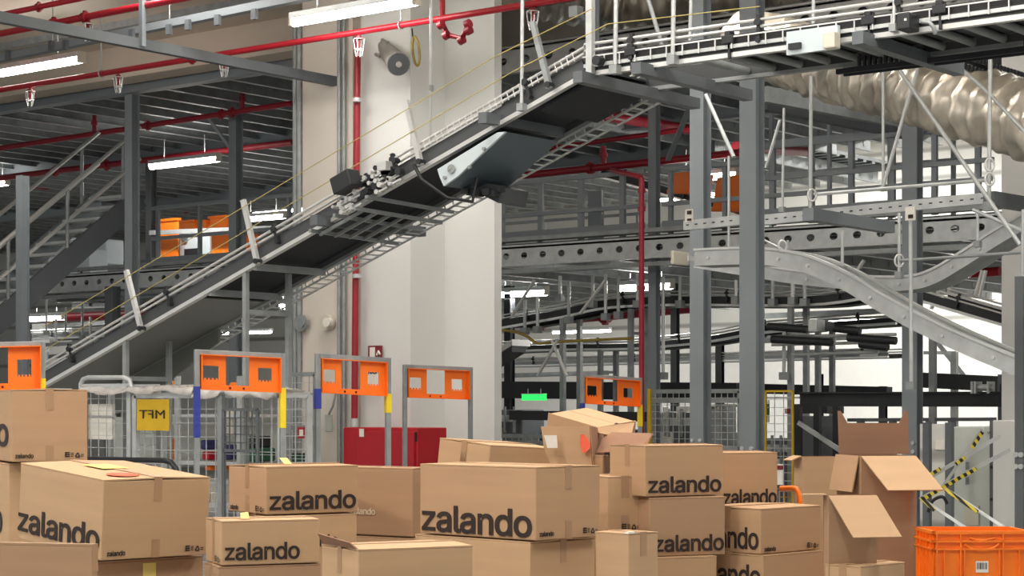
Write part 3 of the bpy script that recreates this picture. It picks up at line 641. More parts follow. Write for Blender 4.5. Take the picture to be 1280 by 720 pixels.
# boxes on the overhead conveyor
t=thing('junction_plate','pale metal plate with beige box on the overhead conveyor','box',P(1017,55,YN-.08))
a=P(983,68,YN-.08); b=P(1050,38,YN-.08); mb=MB(); mb.slab([P(983,40,YN-.08),P(1047,31,YN-.08),P(1047,60,YN-.08),P(983,69,YN-.08)],(0,.03,0)); mb.build('plate',M['paleblue'],t)
mb=MB(); mb.box(P(1028,61,YN-.16),P(1051,41,YN-.085)); mb.build('beige_box',M['beige'],t,.008)
mb=MB(); mb.box(P(985,62,YN-.1),P(1002,53,YN-.085)); mb.build('black_opening',M['black'],t)
t=thing('drive_motor','black motor box on the overhead conveyor right of the pale plate','motor',P(1137,28,YN-.1))
mb=MB(); mb.box(P(1120,38,YN-.16),P(1150,19,YN-.03)); mb.build('housing',M['black'],t,.01)
mb=MB(); mb.box(P(1130,26,YN-.165),P(1134,23,YN-.155)); mb.build('label_plate',M['white'],t)
mb=MB(); mb.tube([P(1152,27,YN-.1),P(1162,28,YN-.1),P(1167,34,YN-.1),P(1169,42,YN-.08)],.012,8); mb.build('cable',M['dzinc'],t)
for px,py,l in ((790,65,'black rail clamp on the overhead conveyor nearest the corner'),(912,50,'black rail clamp on the overhead conveyor left of the thick post'),(1176,12,'black rail clamp on the overhead conveyor nearest right edge'),(1087,26,'black rail clamp between pale plate and black motor')):
    t=thing('rail_clamp',l,'clamp',P(px,py,YN-.05)); p=P(px,py,YN-.02)
    mb=MB(); mb.box(p-Vector((.04,.03,.025)),p+Vector((.04,.03,.025))); mb.box(p+Vector((-.02,-.03,.02)),p+Vector((.02,.03,.05))); mb.build('clamp_body',M['black'],t,.005)
    mb=MB(); mb.bar(p-UP*.02,p-UP*.11,.015,.02,Vector((0,1,0))); mb.build('stem',M['black'],t)
# ================================================================= silver ducts
def duct(label,pts,r,m):
    # smooth the path
    pts=[Vector(p) for p in pts]; out=[]
    for i in range(len(pts)-1):
        p0=pts[max(i-1,0)];p1=pts[i];p2=pts[i+1];p3=pts[min(i+2,len(pts)-1)]
        for k in range(24):
            u=k/24; out.append(.5*((2*p1)+(p2-p0)*u+(2*p0-5*p1+4*p2-p3)*u*u+(3*p1-p0-3*p2+p3)*u**3))
    rads=[]; 
    for i in range(len(out)):
        rads.append(r*(.92+.15*abs(math.sin(i*math.pi/5+.4*math.sin(i*.21)))+.02*math.sin(i*1.7)))
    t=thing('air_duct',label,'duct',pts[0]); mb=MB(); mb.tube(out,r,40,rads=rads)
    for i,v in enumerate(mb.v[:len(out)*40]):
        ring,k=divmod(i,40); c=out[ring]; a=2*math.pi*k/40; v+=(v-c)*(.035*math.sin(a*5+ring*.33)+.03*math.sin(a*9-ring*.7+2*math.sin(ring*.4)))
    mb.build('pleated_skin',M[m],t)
    mb=MB()
    for i in range(4,len(out)-2,7):
        d=(out[i+1]-out[i]).normalized(); c=out[i]-FV*(r*1.0)+UP*(r*.35*(1 if i%2 else .55)); c=out[i]+(c-out[i]).normalized()*(rads[i]*1.005); mb.bar(c-d*.03,c+d*.03,.012,.02)
    mb.build('slots',M['black'],t)
    return t
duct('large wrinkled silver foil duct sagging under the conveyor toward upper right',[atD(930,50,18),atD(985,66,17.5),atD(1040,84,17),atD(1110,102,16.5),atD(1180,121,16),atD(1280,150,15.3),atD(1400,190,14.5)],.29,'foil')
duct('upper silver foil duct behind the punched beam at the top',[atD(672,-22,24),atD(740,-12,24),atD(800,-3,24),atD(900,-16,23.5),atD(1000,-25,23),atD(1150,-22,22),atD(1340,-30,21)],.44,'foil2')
# black cable chain on top of the big duct
mb=MB(); 
for k in range(24):
    p=atD(1196+k*4.6,80+k*1.42,15.6); mb.box(p-Vector((.025,.02,.018)),p+Vector((.02,.02,.018)))
mb.bar(atD(1196,80,15.6),atD(1302,112.7,15.6),.015,.015)
tag(mb.build('cable_chain',M['black']),'lower black segmented cable chain lying along the big silver duct','chain')
mb=MB(); mb.bar(atD(1216,74,15.7),atD(1312,104,15.7),.012,.012)
for k in range(24):
    p=atD(1216+k*4.2,74+k*1.3,15.7); mb.box(p-Vector((.02,.02,.014)),p+Vector((.02,.02,.014)))
tag(mb.build('cable_chain',M['black']),'upper black segmented cable chain above the big silver duct','chain')
# dark grey channel beams just below the big duct left end
strut('channel_beam','long grey channel beam running beneath the big silver duct',atD(955,118,19.5),atD(1200,165,21),.1,.16,'dzinc')
strut('channel_beam','second grey channel below the big silver duct',atD(955,132,21),atD(1150,172,22.5),.1,.1,'dpost')
# ================================================================= perforated rail with hangers (right)
strut('perforated_rail','long perforated galvanised rail right of the thick post',P(955,275,14.4),P(1240,247,14.4),.05,.085,'zinc','rail',.09)
strut('perforated_rail','short perforated galvanised rail between the two thick posts',P(856,282,14.4),P(927,275,14.4),.05,.085,'zinc','rail',.09)
strut('channel_arm','dark horizontal channel arm at the right edge below the duct',P(1236,248,14.3),P(1236,248,14.3)+Vector((0.1,1.2,0)),.1,.11,'dpost')
line('tie_rod','grey horizontal tie rod above the perforated rail',[P(1018,243,14.4),P(1236,225,14.4)],.016,'zinc','rod')
line('tie_rod','lower grey horizontal tie rod in front of the right post',[P(1125,326,13.8),P(1285,315,13.8)],.014,'dzinc','rod')
for (a,b,c,d,Y,r,l) in ((1014,95,1013,266,14.4,.016,'vertical hanger rod from duct to perforated rail, left one'),(980,135,978,262,14.8,.012,'hanger rod just right of the thick post'),(1104,82,1104,235,14.6,.013,'vertical hanger rod in the middle before the duct'),
        (1238,62,1236,258,14.2,.018,'vertical hanger rod near right edge through the duct'),(1053,288,1053,337,14.2,.014,'short rod between the dark strut and descending chute'),(1124,266,1124,344,14.2,.014,'rod between perforated rail and curved chute, left of post'),
        (1138,266,1139,482,13.6,.016,'long rod down in front of the right grey post with white tag'),(1222,262,1222,305,14.2,.013,'short rod under the perforated rail near the upcurving chute'),(985,300,982,320,14.2,.012,'tiny rod above the curved chute beside thick post'),
        (911,195,911,315,15.0,.012,'rod between the two thick posts'),(1279,262,1276,480,13.5,.014,'long rod down the right edge')):
    rod(a,b,c,d,Y,r,l)
for (a,b,c,d,Y,r,l) in ((1119,80,1275,306,14.0,.018,'long diagonal brace rod crossing before the big duct'),(1196,81,1242,122,14.2,.016,'short diagonal brace rod upper right before the duct'),(1241,122,1300,185,14.2,.016,'diagonal brace rod continuing at the right edge'),
        (1148,82,1103,236,14.5,.016,'counter-slanting brace rod before the big duct'),(882,118,917,196,15.5,.02,'diagonal brace rod between the two thick posts'),(955,300,978,312,14.5,.01,'small slanting rod above the curved chute'),(1216,262,1285,292,14.0,.014,'diagonal rod under dark arm at the right edge'),(975,150,957,210,15,.014,'thin slanting rod right beside the thick post')):
    rod(a,b,c,d,Y,r,l,'zinc',None,'brace_rod',False)
t=thing('tag_plate','small white tag on the rod before the right post','tag',P(1138,262,13.5))
mb=MB(); mb.box(P(1133,276,13.52),P(1143,258,13.5)); mb.build('plate',M['paper'],t)
mb=MB(); mb.box(P(1135.5,273,13.495),P(1141,268,13.49)); mb.build('printed_mark',M['ink'],t)
t=thing('tag_plate','small white tag left of the second thick post','tag',P(861,268,14.2))
mb=MB(); mb.box(P(858,278,14.22),P(865,261,14.2)); mb.build('plate',M['paper'],t)
mb=MB(); mb.box(P(859.5,268,14.19),P(863.5,263,14.18)); mb.box(P(859.5,276,14.19),P(863.5,273,14.18)); mb.build('printed_mark',M['ink'],t)
for px,py,l in ((1015,244,'ring clamp on the left hanger rod'),(1237,206,'upper ring clamp near the right edge'),(1237,224,'lower ring clamp near the right edge'),(1124,326,'ring clamp on the rod left of the right post'),(978,308,'ring clamp above the chute by the thick post')):
    mb=MB(); c=P(px,py,14.0); pts=[c+RV*(.035*math.cos(a))+UP*(.05*math.sin(a)) for a in [i*math.pi/6 for i in range(13)]]; mb.tube(pts,.009,6,False); tag(mb.build('ring_clamp',M['rail']),l,'clamp')
# ================================================================= curved gravity chutes
def smooth(pp,Y,k=8):
    pts=[P(x,y,Y) for x,y in pp]; out=[]
    for i in range(len(pts)-1):
        p0=pts[max(i-1,0)];p1=pts[i];p2=pts[i+1];p3=pts[min(i+2,len(pts)-1)]
        for j in range(k):
            u=j/k; out.append(.5*((2*p1)+(p2-p0)*u+(2*p0-5*p1+4*p2-p3)*u*u+(3*p1-p0-3*p2+p3)*u**3))
    out.append(pts[-1]); return out
def chute(label,pp,Y,w,h):
    pts=smooth(pp,Y); t=thing('gravity_chute',label,'chute',pts[0])
    for u in (0,w):
        mb=MB(); mb.sweep(pts,[(u,-h/2),(u+.012,-h/2),(u+.012,h/2),(u,h/2)],(0,1,0)); mb.build('side_wall',M['zinc'],t)
        mb=MB(); mb.sweep(pts,[(u-.02,h/2),(u+.03,h/2),(u+.03,h/2+.02),(u-.02,h/2+.02)],(0,1,0)); mb.build('edge_lip',M['rail'],t)
    mb=MB(); mb.sweep(pts,[(0.012,-h/2),(w,-h/2),(w,-h/2+.012),(.012,-h/2+.012)],(0,1,0)); mb.build('bed',M['dzinc'],t)
    mb=MB()
    for i in range(3,len(pts),7): mb.disc(pts[i]-Vector((0,.01,0)),(0,1,0),.014,.02,8)
    mb.build('bolts',M['rail'],t); return t
chute('grey curved chute descending from the beige box to the right edge',((868,323),(925,321),(968,323),(1010,332),(1055,352),(1100,379),(1150,406),(1210,434),(1290,467)),14.0,.3,.13)
chute('grey curved chute dipping then rising to the right edge',((868,327),(930,337),(1000,348),(1070,354),(1130,355),(1165,347),(1205,324),(1245,298),(1290,272)),14.9,.35,.11)
t=thing('terminal_box','beige box at the left end of the curved chutes','box',P(850,323,13.9)); mb=MB(); mb.box(P(842,330,13.85),P(858,316,14.1)); mb.build('cover',M['beige'],t,.006)
mb=MB(); mb.box(P(859,326,13.86),P(868,320,13.95)); mb.build('side_plate',M['rail'],t)
# ================================================================= background conveyors and frames
conveyor('dark background conveyor bending level beneath the walkway right of column',smooth(((616,412),(660,404),(705,396),(750,386),(800,382),(870,381),(960,382),(1030,380),(1090,371)),19.6,3),.6,.10,m='black',legs=((P(703,398,19.6),0),(P(788,386,19.6),0),(P(988,384,19.6),0)),brk=1.5)
conveyor('background conveyor sloping down to the right edge behind the right post',[P(1150,376,17.5),P(1300,420,17.5)],.6,.09,m='black',brk=1)
conveyor('lower background conveyor with black tube side in the middle right',smooth(((616,440),(700,437),(790,436),(880,428),(960,415),(1120,404)),21,3),.6,.07,m='black',legs=((P(750,437,21),0),(P(1022,412,21),0)),brk=1.3)
conveyor('dark conveyor climbing behind the walkway railing from the hood',[P(750,221,21.2),P(925,270,21.2)],.6,.1,m='black',brk=1)
conveyor('background conveyor low behind the left posts',[P(40,424,22),P(240,416,22)],.6,.09,m='dzinc',brk=1.5)
conveyor('background conveyor level under the left walkway edge',[P(90,385,26),P(364,378,26)],.6,.09,m='dzinc',brk=1.5)
conveyor('thin far conveyor low in the middle right background',[P(620,458,25),P(1110,446,25)],.5,.06,m='dzinc',brk=2)
def bar_obj(name,label,a,b,w,h,m,cat):
    mb=MB(); mb.bar(a,b,w,h); return tag(mb.build(name,M[m]),label,cat)
bar_obj('machine_beam','wide black beam behind the green exit light',P(600,487,21.5),P(925,490,21.5),.2,.24,'black','beam')
bar_obj('machine_beam','black tapering beam right of the thick post over bright wall',P(955,486,22),P(1112,490,22),.15,.13,'black','beam')
bar_obj('machine_beam','short thick black beam right of the right post',P(1150,475,21),P(1250,480,21),.15,.18,'black','beam')
t=thing('machine_beam','long dark I-beam crossing the lower right background','beam',P(1140,499,18.3))
mb=MB(); 
a=P(1000,499,18.3); b=P(1290,499,18.3)
for z,h,w in ((0,.13,.01),(.07,.015,.12),(-.07,.015,.12)): mb.bar(a+UP*z,b+UP*z,w,h)
mb.build('profile',M['black'],t)
mb=MB(); mb.tube([P(955,497,18.2),P(1000,497,18.2)],.01,6); mb.build('tie_bar',M['zinc'],t)
# machine block at lower centre right
t=thing('machine','dark boxy machine behind the yellow-edged mesh fence','machine',P(1025,570,20))
mb=MB()
for px in (998,1022,1046): mb.bar(P(px,505,19),Vector((P(px,505,19).x,19,0)),.07,.07,Vector((0,1,0)))
mb.build('frame_posts',M['black'],t)
mb=MB(); mb.box(P(996,517,19.5),P(1055,507,19.9)); mb.build('header',M['black'],t)
mb=MB(); mb.box(P(1003,640,19.4),P(1046,520,19.5)); mb.build('dark_panel',M['dpost'],t)
strut('brace_strut','bright diagonal strut over the dark machine',P(998,528,18.8),P(1052,564,18.8),.03,.05,'zinc','brace')
t=thing('machine','small grey gearbox machine under the middle right conveyor','machine',P(1026,408,19))
mb=MB(); mb.box(P(1010,415,18.9),P(1032,400,19.1)); mb.build('housing',M['zinc'],t,.01)
mb=MB(); mb.box(P(1032,413,18.9),P(1042,402,19.1)); mb.build('motor',M['black'],t,.01)
mb=MB()
for (x0,x1,y) in ((960,1010,408),(1042,1075,410),(1060,1120,422),(965,1040,424),(1075,1110,430)): mb.tube([P(x0,y,19.2),P(x1,y+4,19.2)],.045,8)
mb.build('roller_bodies',M['black'],t)
mb=MB()
for (x0,x1,y) in ((960,1120,418),(965,1100,428),(990,1098,440)): mb.tube([P(x0,y+3,19.4),P(x1,y,19.4)],.02,6)
mb.box(P(1080,446,19.5),P(1092,438,19.4)); mb.build('shafts',M['zinc'],t)
t=thing('machine','little grey clamp fixture on the beam at right edge','machine',P(1228,488,18.3))
mb=MB(); 
for x in (1218,1222,1238): mb.box(P(x-2,492,18.2),P(x+3,477,18.35))
mb.tube([P(1216,484,18.25),P(1242,484,18.25)],.03,8); mb.build('fixture_body',M['zinc'],t)
mb=MB(); mb.box(P(1249,490,18.1),P(1266,480,18.3)); mb.build('black_motor',M['black'],t,.01)
strut('rack_strut','thin diagonal rack strut before the bright wall',P(1165,420,22),P(1205,470,22),.03,.05,'dzinc','brace')
strut('rack_beam','thin horizontal rack beam before the bright wall right',P(1155,441,21.5),P(1195,441,21.5),.03,.04,'dzinc','beam')
for (x,y0,y1,Y,m,l) in ((1166,415,486,20,'dzinc','rack upright right of the right post'),(1193,440,470,21,'zinc','thin rack upright before the bright wall'),(1162,525,600,20,'dpost','short fence upright right of the right post low'),(1190,525,600,20,'dpost','second short fence upright right of the right post'),(1076,525,560,20,'dpost','short fence upright above the tall open carton left'),(1116,525,560,20,'dpost','short fence upright above the tall open carton right')):
    t=thing('rack_upright',l,'upright',P(x,y1,Y)); mb=MB(); mb.bar(P(x,y0,Y),Vector((P(x,y0,Y).x,Y,0.02)),.07,.07,Vector((0,1,0))); mb.build('profile',M[m],t)
    mb=MB(); q=P(x,y1,Y); mb.box(Vector((q.x-.07,Y-.07,0)),Vector((q.x+.07,Y+.07,.02))); mb.build('foot_plate',M[m],t)
bar_obj('fence_rail','grey fence rail behind the tall open carton',P(1060,525,20),P(1245,524,20),.04,.04,'dpost','rail')
for (xa,xb,ya,Y,m,l) in ((815,880,515,19.6,'dpost','dark grey machine body behind the wide mesh fence, left part'),(884,930,545,20.2,'black','black machine body low behind the wide mesh fence'),(952,996,548,19.9,'dpost','dark machine body behind the yellow-edged mesh gate'),(606,652,512,19.8,'dpost','dark machine body behind the mesh fence right of the column'),(655,700,540,20.3,'guard','dark machine body behind the box pile right of the column'),(700,800,536,20.0,'guard','long dark machine body behind the smallest orange frame')):
    t=thing('machine',l,'machine',Vector((P((xa+xb)/2,ya,Y).x,Y,0))); a=P(xa,ya,Y); b=P(xb,ya,Y)
    mb=MB(); mb.box((a.x,Y,.05),(b.x,Y+.5,a.z)); mb.build('housing',M[m],t,.02)
    mb=MB(); mb.box((a.x+.06,Y-.02,a.z-.16),(b.x-.08,Y,a.z-.07)); mb.build('light_strip',M['zinc'],t)
    mb=MB(); mb.box((a.x+.1,Y-.02,a.z-.42),(a.x+.3,Y,a.z-.24)); mb.build('panel_plate',M['paper'],t)
    for i in range(4):
        mb=MB(); x=a.x+(b.x-a.x)*(i+.5)/4; mb.tube([Vector((x,Y-.06,a.z-.3)),Vector((x,Y-.06,a.z+.04))],.02,6); mb.build('upright_rod',M['dzinc'],t)
bar_obj('machine_beam','black beam just below the green exit light',P(640,519,19.6),P(812,521,19.6),.12,.12,'black','beam')
# many vertical rods in the background conveyors
rs=[(656,375,414),(672,372,412),(711,352,400),(757,343,396),(773,345,394),(797,342,380),(850,345,380),(877,348,378),(966,338,378),(991,345,376),(1006,341,378),(700,345,372),(741,345,380),(829,345,470),(980,410,470),(920,350,375)]
for i,(x,a,b) in enumerate(rs):
    rod(x,a,x,b,19.5,.022,'pale upright rod of the conveyors under the right walkway','rail' if i%2 else 'zinc','rods under the right walkway')
rl=[(58,372,416),(70,398,430),(103,370,422),(113,396,430),(125,350,372),(204,340,365),(93,430,470),(60,440,470),(82,384,418),(240,352,372)]
for i,(x,a,b) in enumerate(rl):
    rod(x,a,x,b,21.5,.02,'pale upright rod of the conveyors under the left walkway','rail' if i%2 else 'zinc','rods under the left walkway')
for (a,b,c,d,l) in ((640,395,668,350,'thin brace slanting up from the middle background conveyor'),(672,470,697,425,'pale inclined leg pair left of the middle leg, left'),(708,470,690,425,'pale inclined leg pair left of the middle leg, right'),(757,350,725,392,'thin slanting tie right of the pale rods'),(1070,340,1080,325,'short bright slanting strip above the right chute'),(1218,372,1228,338,'white ladder rail behind the right edge chute, left'),(1224,372,1232,338,'white ladder rail behind the right edge chute, right'),(1164,386,1174,362,'pale tilted stanchion on the sloping conveyor right of post'),(1186,365,1190,352,'short pale stanchion right of the curved chute')):
    rod(a,b,c,d,19,.022,l,'rail',None,'brace_rod',False)
# more joists-like beams & far racks low behind the walkway
for i,(xa,ya,xb,yb,Y) in enumerate(((640,428,800,424,23),(616,470,760,466,24),(640,395,810,372,22),(955,395,1115,388,22.5),(955,426,1110,420,24),(820,428,925,420,23))):
    bar_obj('rack_beam','grey rack beam far behind the right-hand conveyors',P(xa,ya,Y),P(xb,yb,Y),.05,.07,'dzinc','beam')['group']='far rack beams right'
for i,(xa,ya,xb,yb,Y) in enumerate(((0,355,130,350,23),(60,408,250,396,23),(40,432,150,426,24),(60,372,360,360,24),(62,446,130,441,21))):
    bar_obj('rack_beam','grey rack beam far behind the left-hand posts',P(xa,ya,Y),P(xb,yb,Y),.05,.07,'dzinc','beam')['group']='far rack beams left'
# white ramp with black W mark beside column (far)
t=thing('chute_ramp','white sloped chute with dark side just right of the white column','chute',P(615,452,20))
mb=MB(); mb.slab([P(606,444,20),P(640,424,20),P(640,432,20),P(606,452,20)],(0,.4,0)); mb.build('slide',M['white'],t)
mb=MB(); mb.slab([P(606,453,19.95),P(640,433,19.95),P(640,440,19.95),P(606,461,19.95)],(0,.3,0)); mb.build('dark_side',M['black'],t)
line('hose','brown hose arching over the background conveyor right of the column',smooth(((616,413),(640,414),(658,420),(672,429),(700,427),(790,423)),19.2,4),.02,'cable','hose')
# green exit light
t=thing('exit_light','green emergency exit light hanging under the black beam','sign',P(667,497,19))
mb=MB(); mb.box(P(652,500.5,18.98),P(683.5,492.5,19.03)); mb.build('lit_panel',M['green'],t,.004)
mb=MB(); mb.box(P(651,493,18.97),P(684,491.8,19.06)); mb.build('housing',M['white'],t)
mb=MB(); 
for x in (660,676): mb.tube([P(x,492,19),P(x,486,19)],.006,6)
mb.build('bracket',M['zinc'],t)
# ================================================================= details on the column
t=thing('horn_speaker','grey horn loudspeaker fixed to the white column near the top','loudspeaker',P(482,65,14.8))
a=P(481,60,14.85); b=P(498,80,14.45); mb=MB(); d=(b-a).normalized()
mb.tube([a-d*.12,a,a+d*.12,a+d*.28,b],.05,20,True,[.05,.07,.075,.09,.12]); mb.build('horn',M['horn'],t)
mb=MB(); mb.tube([b-d*.0,b+d*.012],.112,20); mb.build('horn_mouth',M['guard'],t)
mb=MB(); mb.tube([b+d*.012,b+d*.03],.03,12); mb.build('horn_center',M['horn'],t)
mb=MB(); mb.tube([P(470,68,14.93),P(474,70,14.75),P(478,64,14.75)],.02,8); mb.tube([P(478,50,14.93),P(485,54,14.75)],.02,8); mb.build('bracket',M['horn'],t)
t=thing('cable_coil','coiled olive cable hanging on the white column beside the loudspeaker','cable',P(519,63,14.8))
mb=MB()
for k in range(3):
    c=P(520,64,14.75-k*.02); mb.tube([c+Vector((.045*math.cos(a)+.02*math.sin(a)*-1,0,.15*math.sin(a))) for a in [i*math.pi/10 for i in range(21)]],.014,6,False)
mb.build('loops',M['cable'],t)
mb=MB(); mb.tube([P(516,46,14.75),P(515,36,14.8)],.008,6); mb.build('hook',M['black'],t)
t=thing('alarm_sounder','round white wall sounder low on the cream column face','alarm',P(409,403,14.95))
mb=MB(); mb.disc(P(409,403,14.95),(0,1,0),.085,.08,20); mb.build('base',M['beige'],t); mb=MB(); mb.disc(P(410,403,14.88),(0,1,0),.05,.06,16); mb.build('dome',M['paper'],t)
t=thing('round_vent','half hidden grey round disc at the left edge of the column','vent',P(376,405,14.9)); mb=MB(); mb.disc(P(377,404,14.93),(0,1,0),.09,.05,18); mb.build('disc',M['dzinc'],t)
mb=MB(); mb.disc(P(377,404,14.90),(0,1,0),.05,.04,18); mb.build('hub',M['post'],t)
t=thing('switch_box','small grey switch box at the foot of the column face','box',P(411,530,14.9)); mb=MB(); mb.box(P(405,540,14.85),P(416,518,14.97)); mb.build('cover',M['cabinet'],t,.01)
mb=MB(); mb.tube([P(411,518,14.9),P(416,508,14.9),P(420,490,14.93)],.012,8); mb.build('cable',M['dzinc'],t)
# hydrant sign + extinguisher sign + text
FONT={}
def text_mesh(s, bold=0.0):
    if (s,bold) in FONT: return FONT[(s,bold)]
    if s=='zalando':
        cu=bpy.data.curves.new('lettering','CURVE'); cu.dimensions='2D'; cu.fill_mode='BOTH'
        Z=LOGO[0]; sg=sum(Z[i][0]*Z[(i+1)%len(Z)][1]-Z[(i+1)%len(Z)][0]*Z[i][1] for i in range(len(Z)))
        for sp in LOGO:
            sp=sp if len(sp)==10 else embolden(sp,16 if sg>0 else -16)
            q=cu.splines.new('POLY'); q.points.add(len(sp)-1); q.use_cyclic_u=True
            for i,(x,y) in enumerate(sp): q.points[i].co=(x/1000,y/1000,0,1)
    else: cu=bpy.data.curves.new('lettering','FONT'); cu.body=s; cu.size=1; cu.resolution_u=6
    cu.extrude=.004; cu.offset=0 if s=='zalando' else bold
    o=bpy.data.objects.new('lettering',cu); C.objects.link(o)
    dg=bpy.context.evaluated_depsgraph_get(); me=bpy.data.meshes.new_from_object(o.evaluated_get(dg))
    bpy.data.objects.remove(o); bpy.data.curves.remove(cu)
    xs=[v.co.x for v in me.vertices]; ys=[v.co.y for v in me.vertices]
    x0,x1,y0,y1=min(xs),max(xs),min(ys),max(ys)
    r=((x0,x1,y0,y1),[v.co.copy() for v in me.vertices],[list(p.vertices) for p in me.polygons]); bpy.data.meshes.remove(me)
    FONT[(s,bold)]=r; return r
def put_text(s, origin, xdir, ydir, width, height=None, m='ink', parent=None, name='lettering', bold=.0, mirror=False):
    (x0,x1,y0,y1),vs,fs=text_mesh(s,bold); sc=width/(x1-x0); sy=height/(y1-y0) if height else sc
    xd=Vector(xdir).normalized(); yd=Vector(ydir).normalized(); n=xd.cross(yd)
    mb=MB()
    mb.add([Vector(origin)+xd*(((x1-v.x) if mirror else (v.x-x0))*sc)+yd*((v.y-y0)*sy)+n*(.0012 if v.z>0 else .0002) for v in vs],fs)
    return mb.build(name,M[m],parent)
XD=Vector((1,0,0))
t=thing('hydrant_sign','dark red fire hose sign on the column above the second orange frame','sign',P(469,440,14.9))
mb=MB(); mb.box(P(460,456,14.88),P(478,432,14.92)); mb.build('plate',M['darkred'],t)
mb=MB(); mb.box(P(462,447,14.87),P(469,434,14.88)); mb.build('hose_pictogram',M['paper'],t)
mb=MB(); mb.tube([P(471,444,14.87),P(473,439,14.87),P(475,443,14.87)],.012,6); mb.build('flame_pictogram',M['paper'],t)
t=thing('wall_notice','white notice reading NASP seen through the second orange frame','sign',P(463,468,14.9)); mb=MB(); mb.box(P(456,484,14.88),P(473,459,14.92)); mb.build('plate',M['paper'],t)
put_text('NASP',P(460,467.5,14.875),XD,UP,(P(473,467,14.87)-P(460,467,14.87)).length,.035,'ink',t,bold=.03)
Ye=16.0
t=thing('extinguisher_sign','dark red extinguisher sign reading ESTINTORE on right column face','sign',P(580,500,Ye))
mb=MB(); mb.box(P(570,509,Ye),P(590,478,Ye+.03)); mb.build('red_plate',M['darkred'],t)
mb=MB(); mb.box(P(567,518.5,Ye-.0),P(591,510,Ye+.03)); mb.build('text_plate',M['paper'],t)
mb=MB(); mb.box(P(574,507,Ye-.015),P(581,490,Ye-.003)); mb.build('extinguisher_pictogram',M['paper'],t)
put_text('ESTINTORE',P(567.6,516.5,Ye-.004),XD,UP,(P(590.5,517,Ye)-P(567.6,517,Ye)).length,.038,'ink',t,bold=.03)
# hose cabinet
t=thing('hose_cabinet','bright red fire hose cabinet at the foot of the white column','cabinet',P(476,570,14.6))
a=P(429,534,14.4); b=P(522,534,14.4)
mb=MB(); mb.box((a.x,14.4,EYE-.75),(b.x,14.85,a.z)); mb.build('cabinet_body',M['cabred'],t,.01)
mb=MB(); mb.box((P(447,534,14.4).x,14.375,EYE-.72),(b.x-.03,14.4,a.z-.04)); mb.build('door',M['cabred'],t,.006)
mb=MB(); mb.box(P(449,546,14.37),P(455,536,14.372)); mb.build('sticker',M['paper'],t)
mb=MB(); mb.box(P(519,552,14.34),P(521,540,14.37)); mb.build('latch',M['ink'],t)
# red leaflet behind column left
t=thing('banner','dark red ribbed banner left of the column foot','banner',P(384,455,15.5)); mb=MB(); mb.box(P(377,463,15.6),P(391,452,15.62)); mb.build('cloth',M['dred'],t)
mb=MB(); mb.bar(P(377,452,15.59),P(391,452,15.59),.02,.03); mb.build('top_hem',M['darkred'],t)
# ================================================================= orange gate frames
def gate(label,xl,yl,xr,yr,H=.42,wl=8,orange=(4,48),blue=None,yel=None,tex=True):
    Dl=H*FPX/(HOR-yl); Dr=Dl*1.02
    a=atD(xl,yl,Dl); b=atD(xr,yr,Dr); z=a.z; d=(b-a).normalized(); n=Vector((d.x,d.y,0)).cross(UP).normalized()
    if n.dot(FV)>0: n=-n
    s=wl/FPX*Dl*.72; pxz=Dl/FPX
    t=thing('orange_gate_frame',label,'frame',Vector((a.x,a.y,0)))
    Y1=d
    for p,nm in ((a,'l'),(b,'r')):
        mb=MB(); mb.bar(Vector((p.x,p.y,0)),p+UP*s/2,s,s,n); mb.build('upright',M['dzinc'],t,.004)
        mb=MB(); mb.box(Vector((p.x-.09,p.y-.09,0)),Vector((p.x+.09,p.y+.09,.012))); mb.build('foot_plate',M['dzinc'],t)
    mb=MB(); mb.bar(a,b,s,s); mb.build('top_bar',M['dzinc'],t,.004)
    # orange panel with windows
    L=(b-a).length; z1=z-s/2; z0=z-orange[1]*pxz; h=z1-z0
    us=[0,.11,.30,.36,.40,.68,.72,.80,.93,1.0]
    def pp(u,v): return a+d*(s/2+u*(L-s))+UP*(z0-z+v*h)-n*(s*.4)
    mb=MB(); th=n*.006
    def rect(u0,u1,v0,v1): mb.slab([pp(u0,v0),pp(u1,v0),pp(u1,v1),pp(u0,v1)],th)
    rect(0,1,0,.16); rect(0,.33,.86,1); rect(.62,1,.86,1)
    rect(0,.05,.16,.86); rect(.24,.33,.16,.86); rect(.62,.73,.16,.86); rect(.90,1,.16,.86)
    rect(.05,.24,.16,.30); rect(.73,.90,.16,.30)
    for k in range(4):       # wavy lower edge of small windows
        for u0 in (.05,.73):
            w_=(.19 if u0<.5 else .17)/4; rect(u0+w_*k+w_*.25,u0+w_*k+w_*.75,.30,.35)
    rect(.05,.24,.70,.86); rect(.73,.90,.70,.86)
    op=mb.build('orange_panel',M['orange'],t)
    mb=MB(); 
    for u in (.012,.988): mb.slab([pp(u,0),pp(u,1),pp(u,1)+n*.05,pp(u,0)+n*.05],d*.006)
    mb.slab([pp(0,.0),pp(1,.0),pp(1,.0)+n*.05,pp(0,.0)+n*.05],UP*.006)
    mb.slab([pp(0,.99),pp(1,.99),pp(1,.99)+n*.05,pp(0,.99)+n*.05],UP*.006)
    mb.build('orange_return_flange',M['orange'],op)
    mb=MB()
    for u in (.38,.55): mb.disc(pp(u,.08)+n*.006,n,.008,.01,8)
    mb.build('screws',M['ink'],op)
    for p,q,k in ((a,blue,'blue'),(b,yel,'yellow')):
        if q:
            D=depth(p); z1_=EYE+(HOR-q[0])/FPX*D; z0_=EYE+(HOR-q[1])/FPX*D
            mb=MB(); mb.bar(Vector((p.x,p.y,z0_)),Vector((p.x,p.y,z1_)),s*1.12,s*1.12,n); mb.build(k+'_wrap',M[k],t)
    return t
gate('orange-panelled steel gate frame cut by the left edge',-58,432,53,429.5,.37,9,(4,58),None,(473,487))
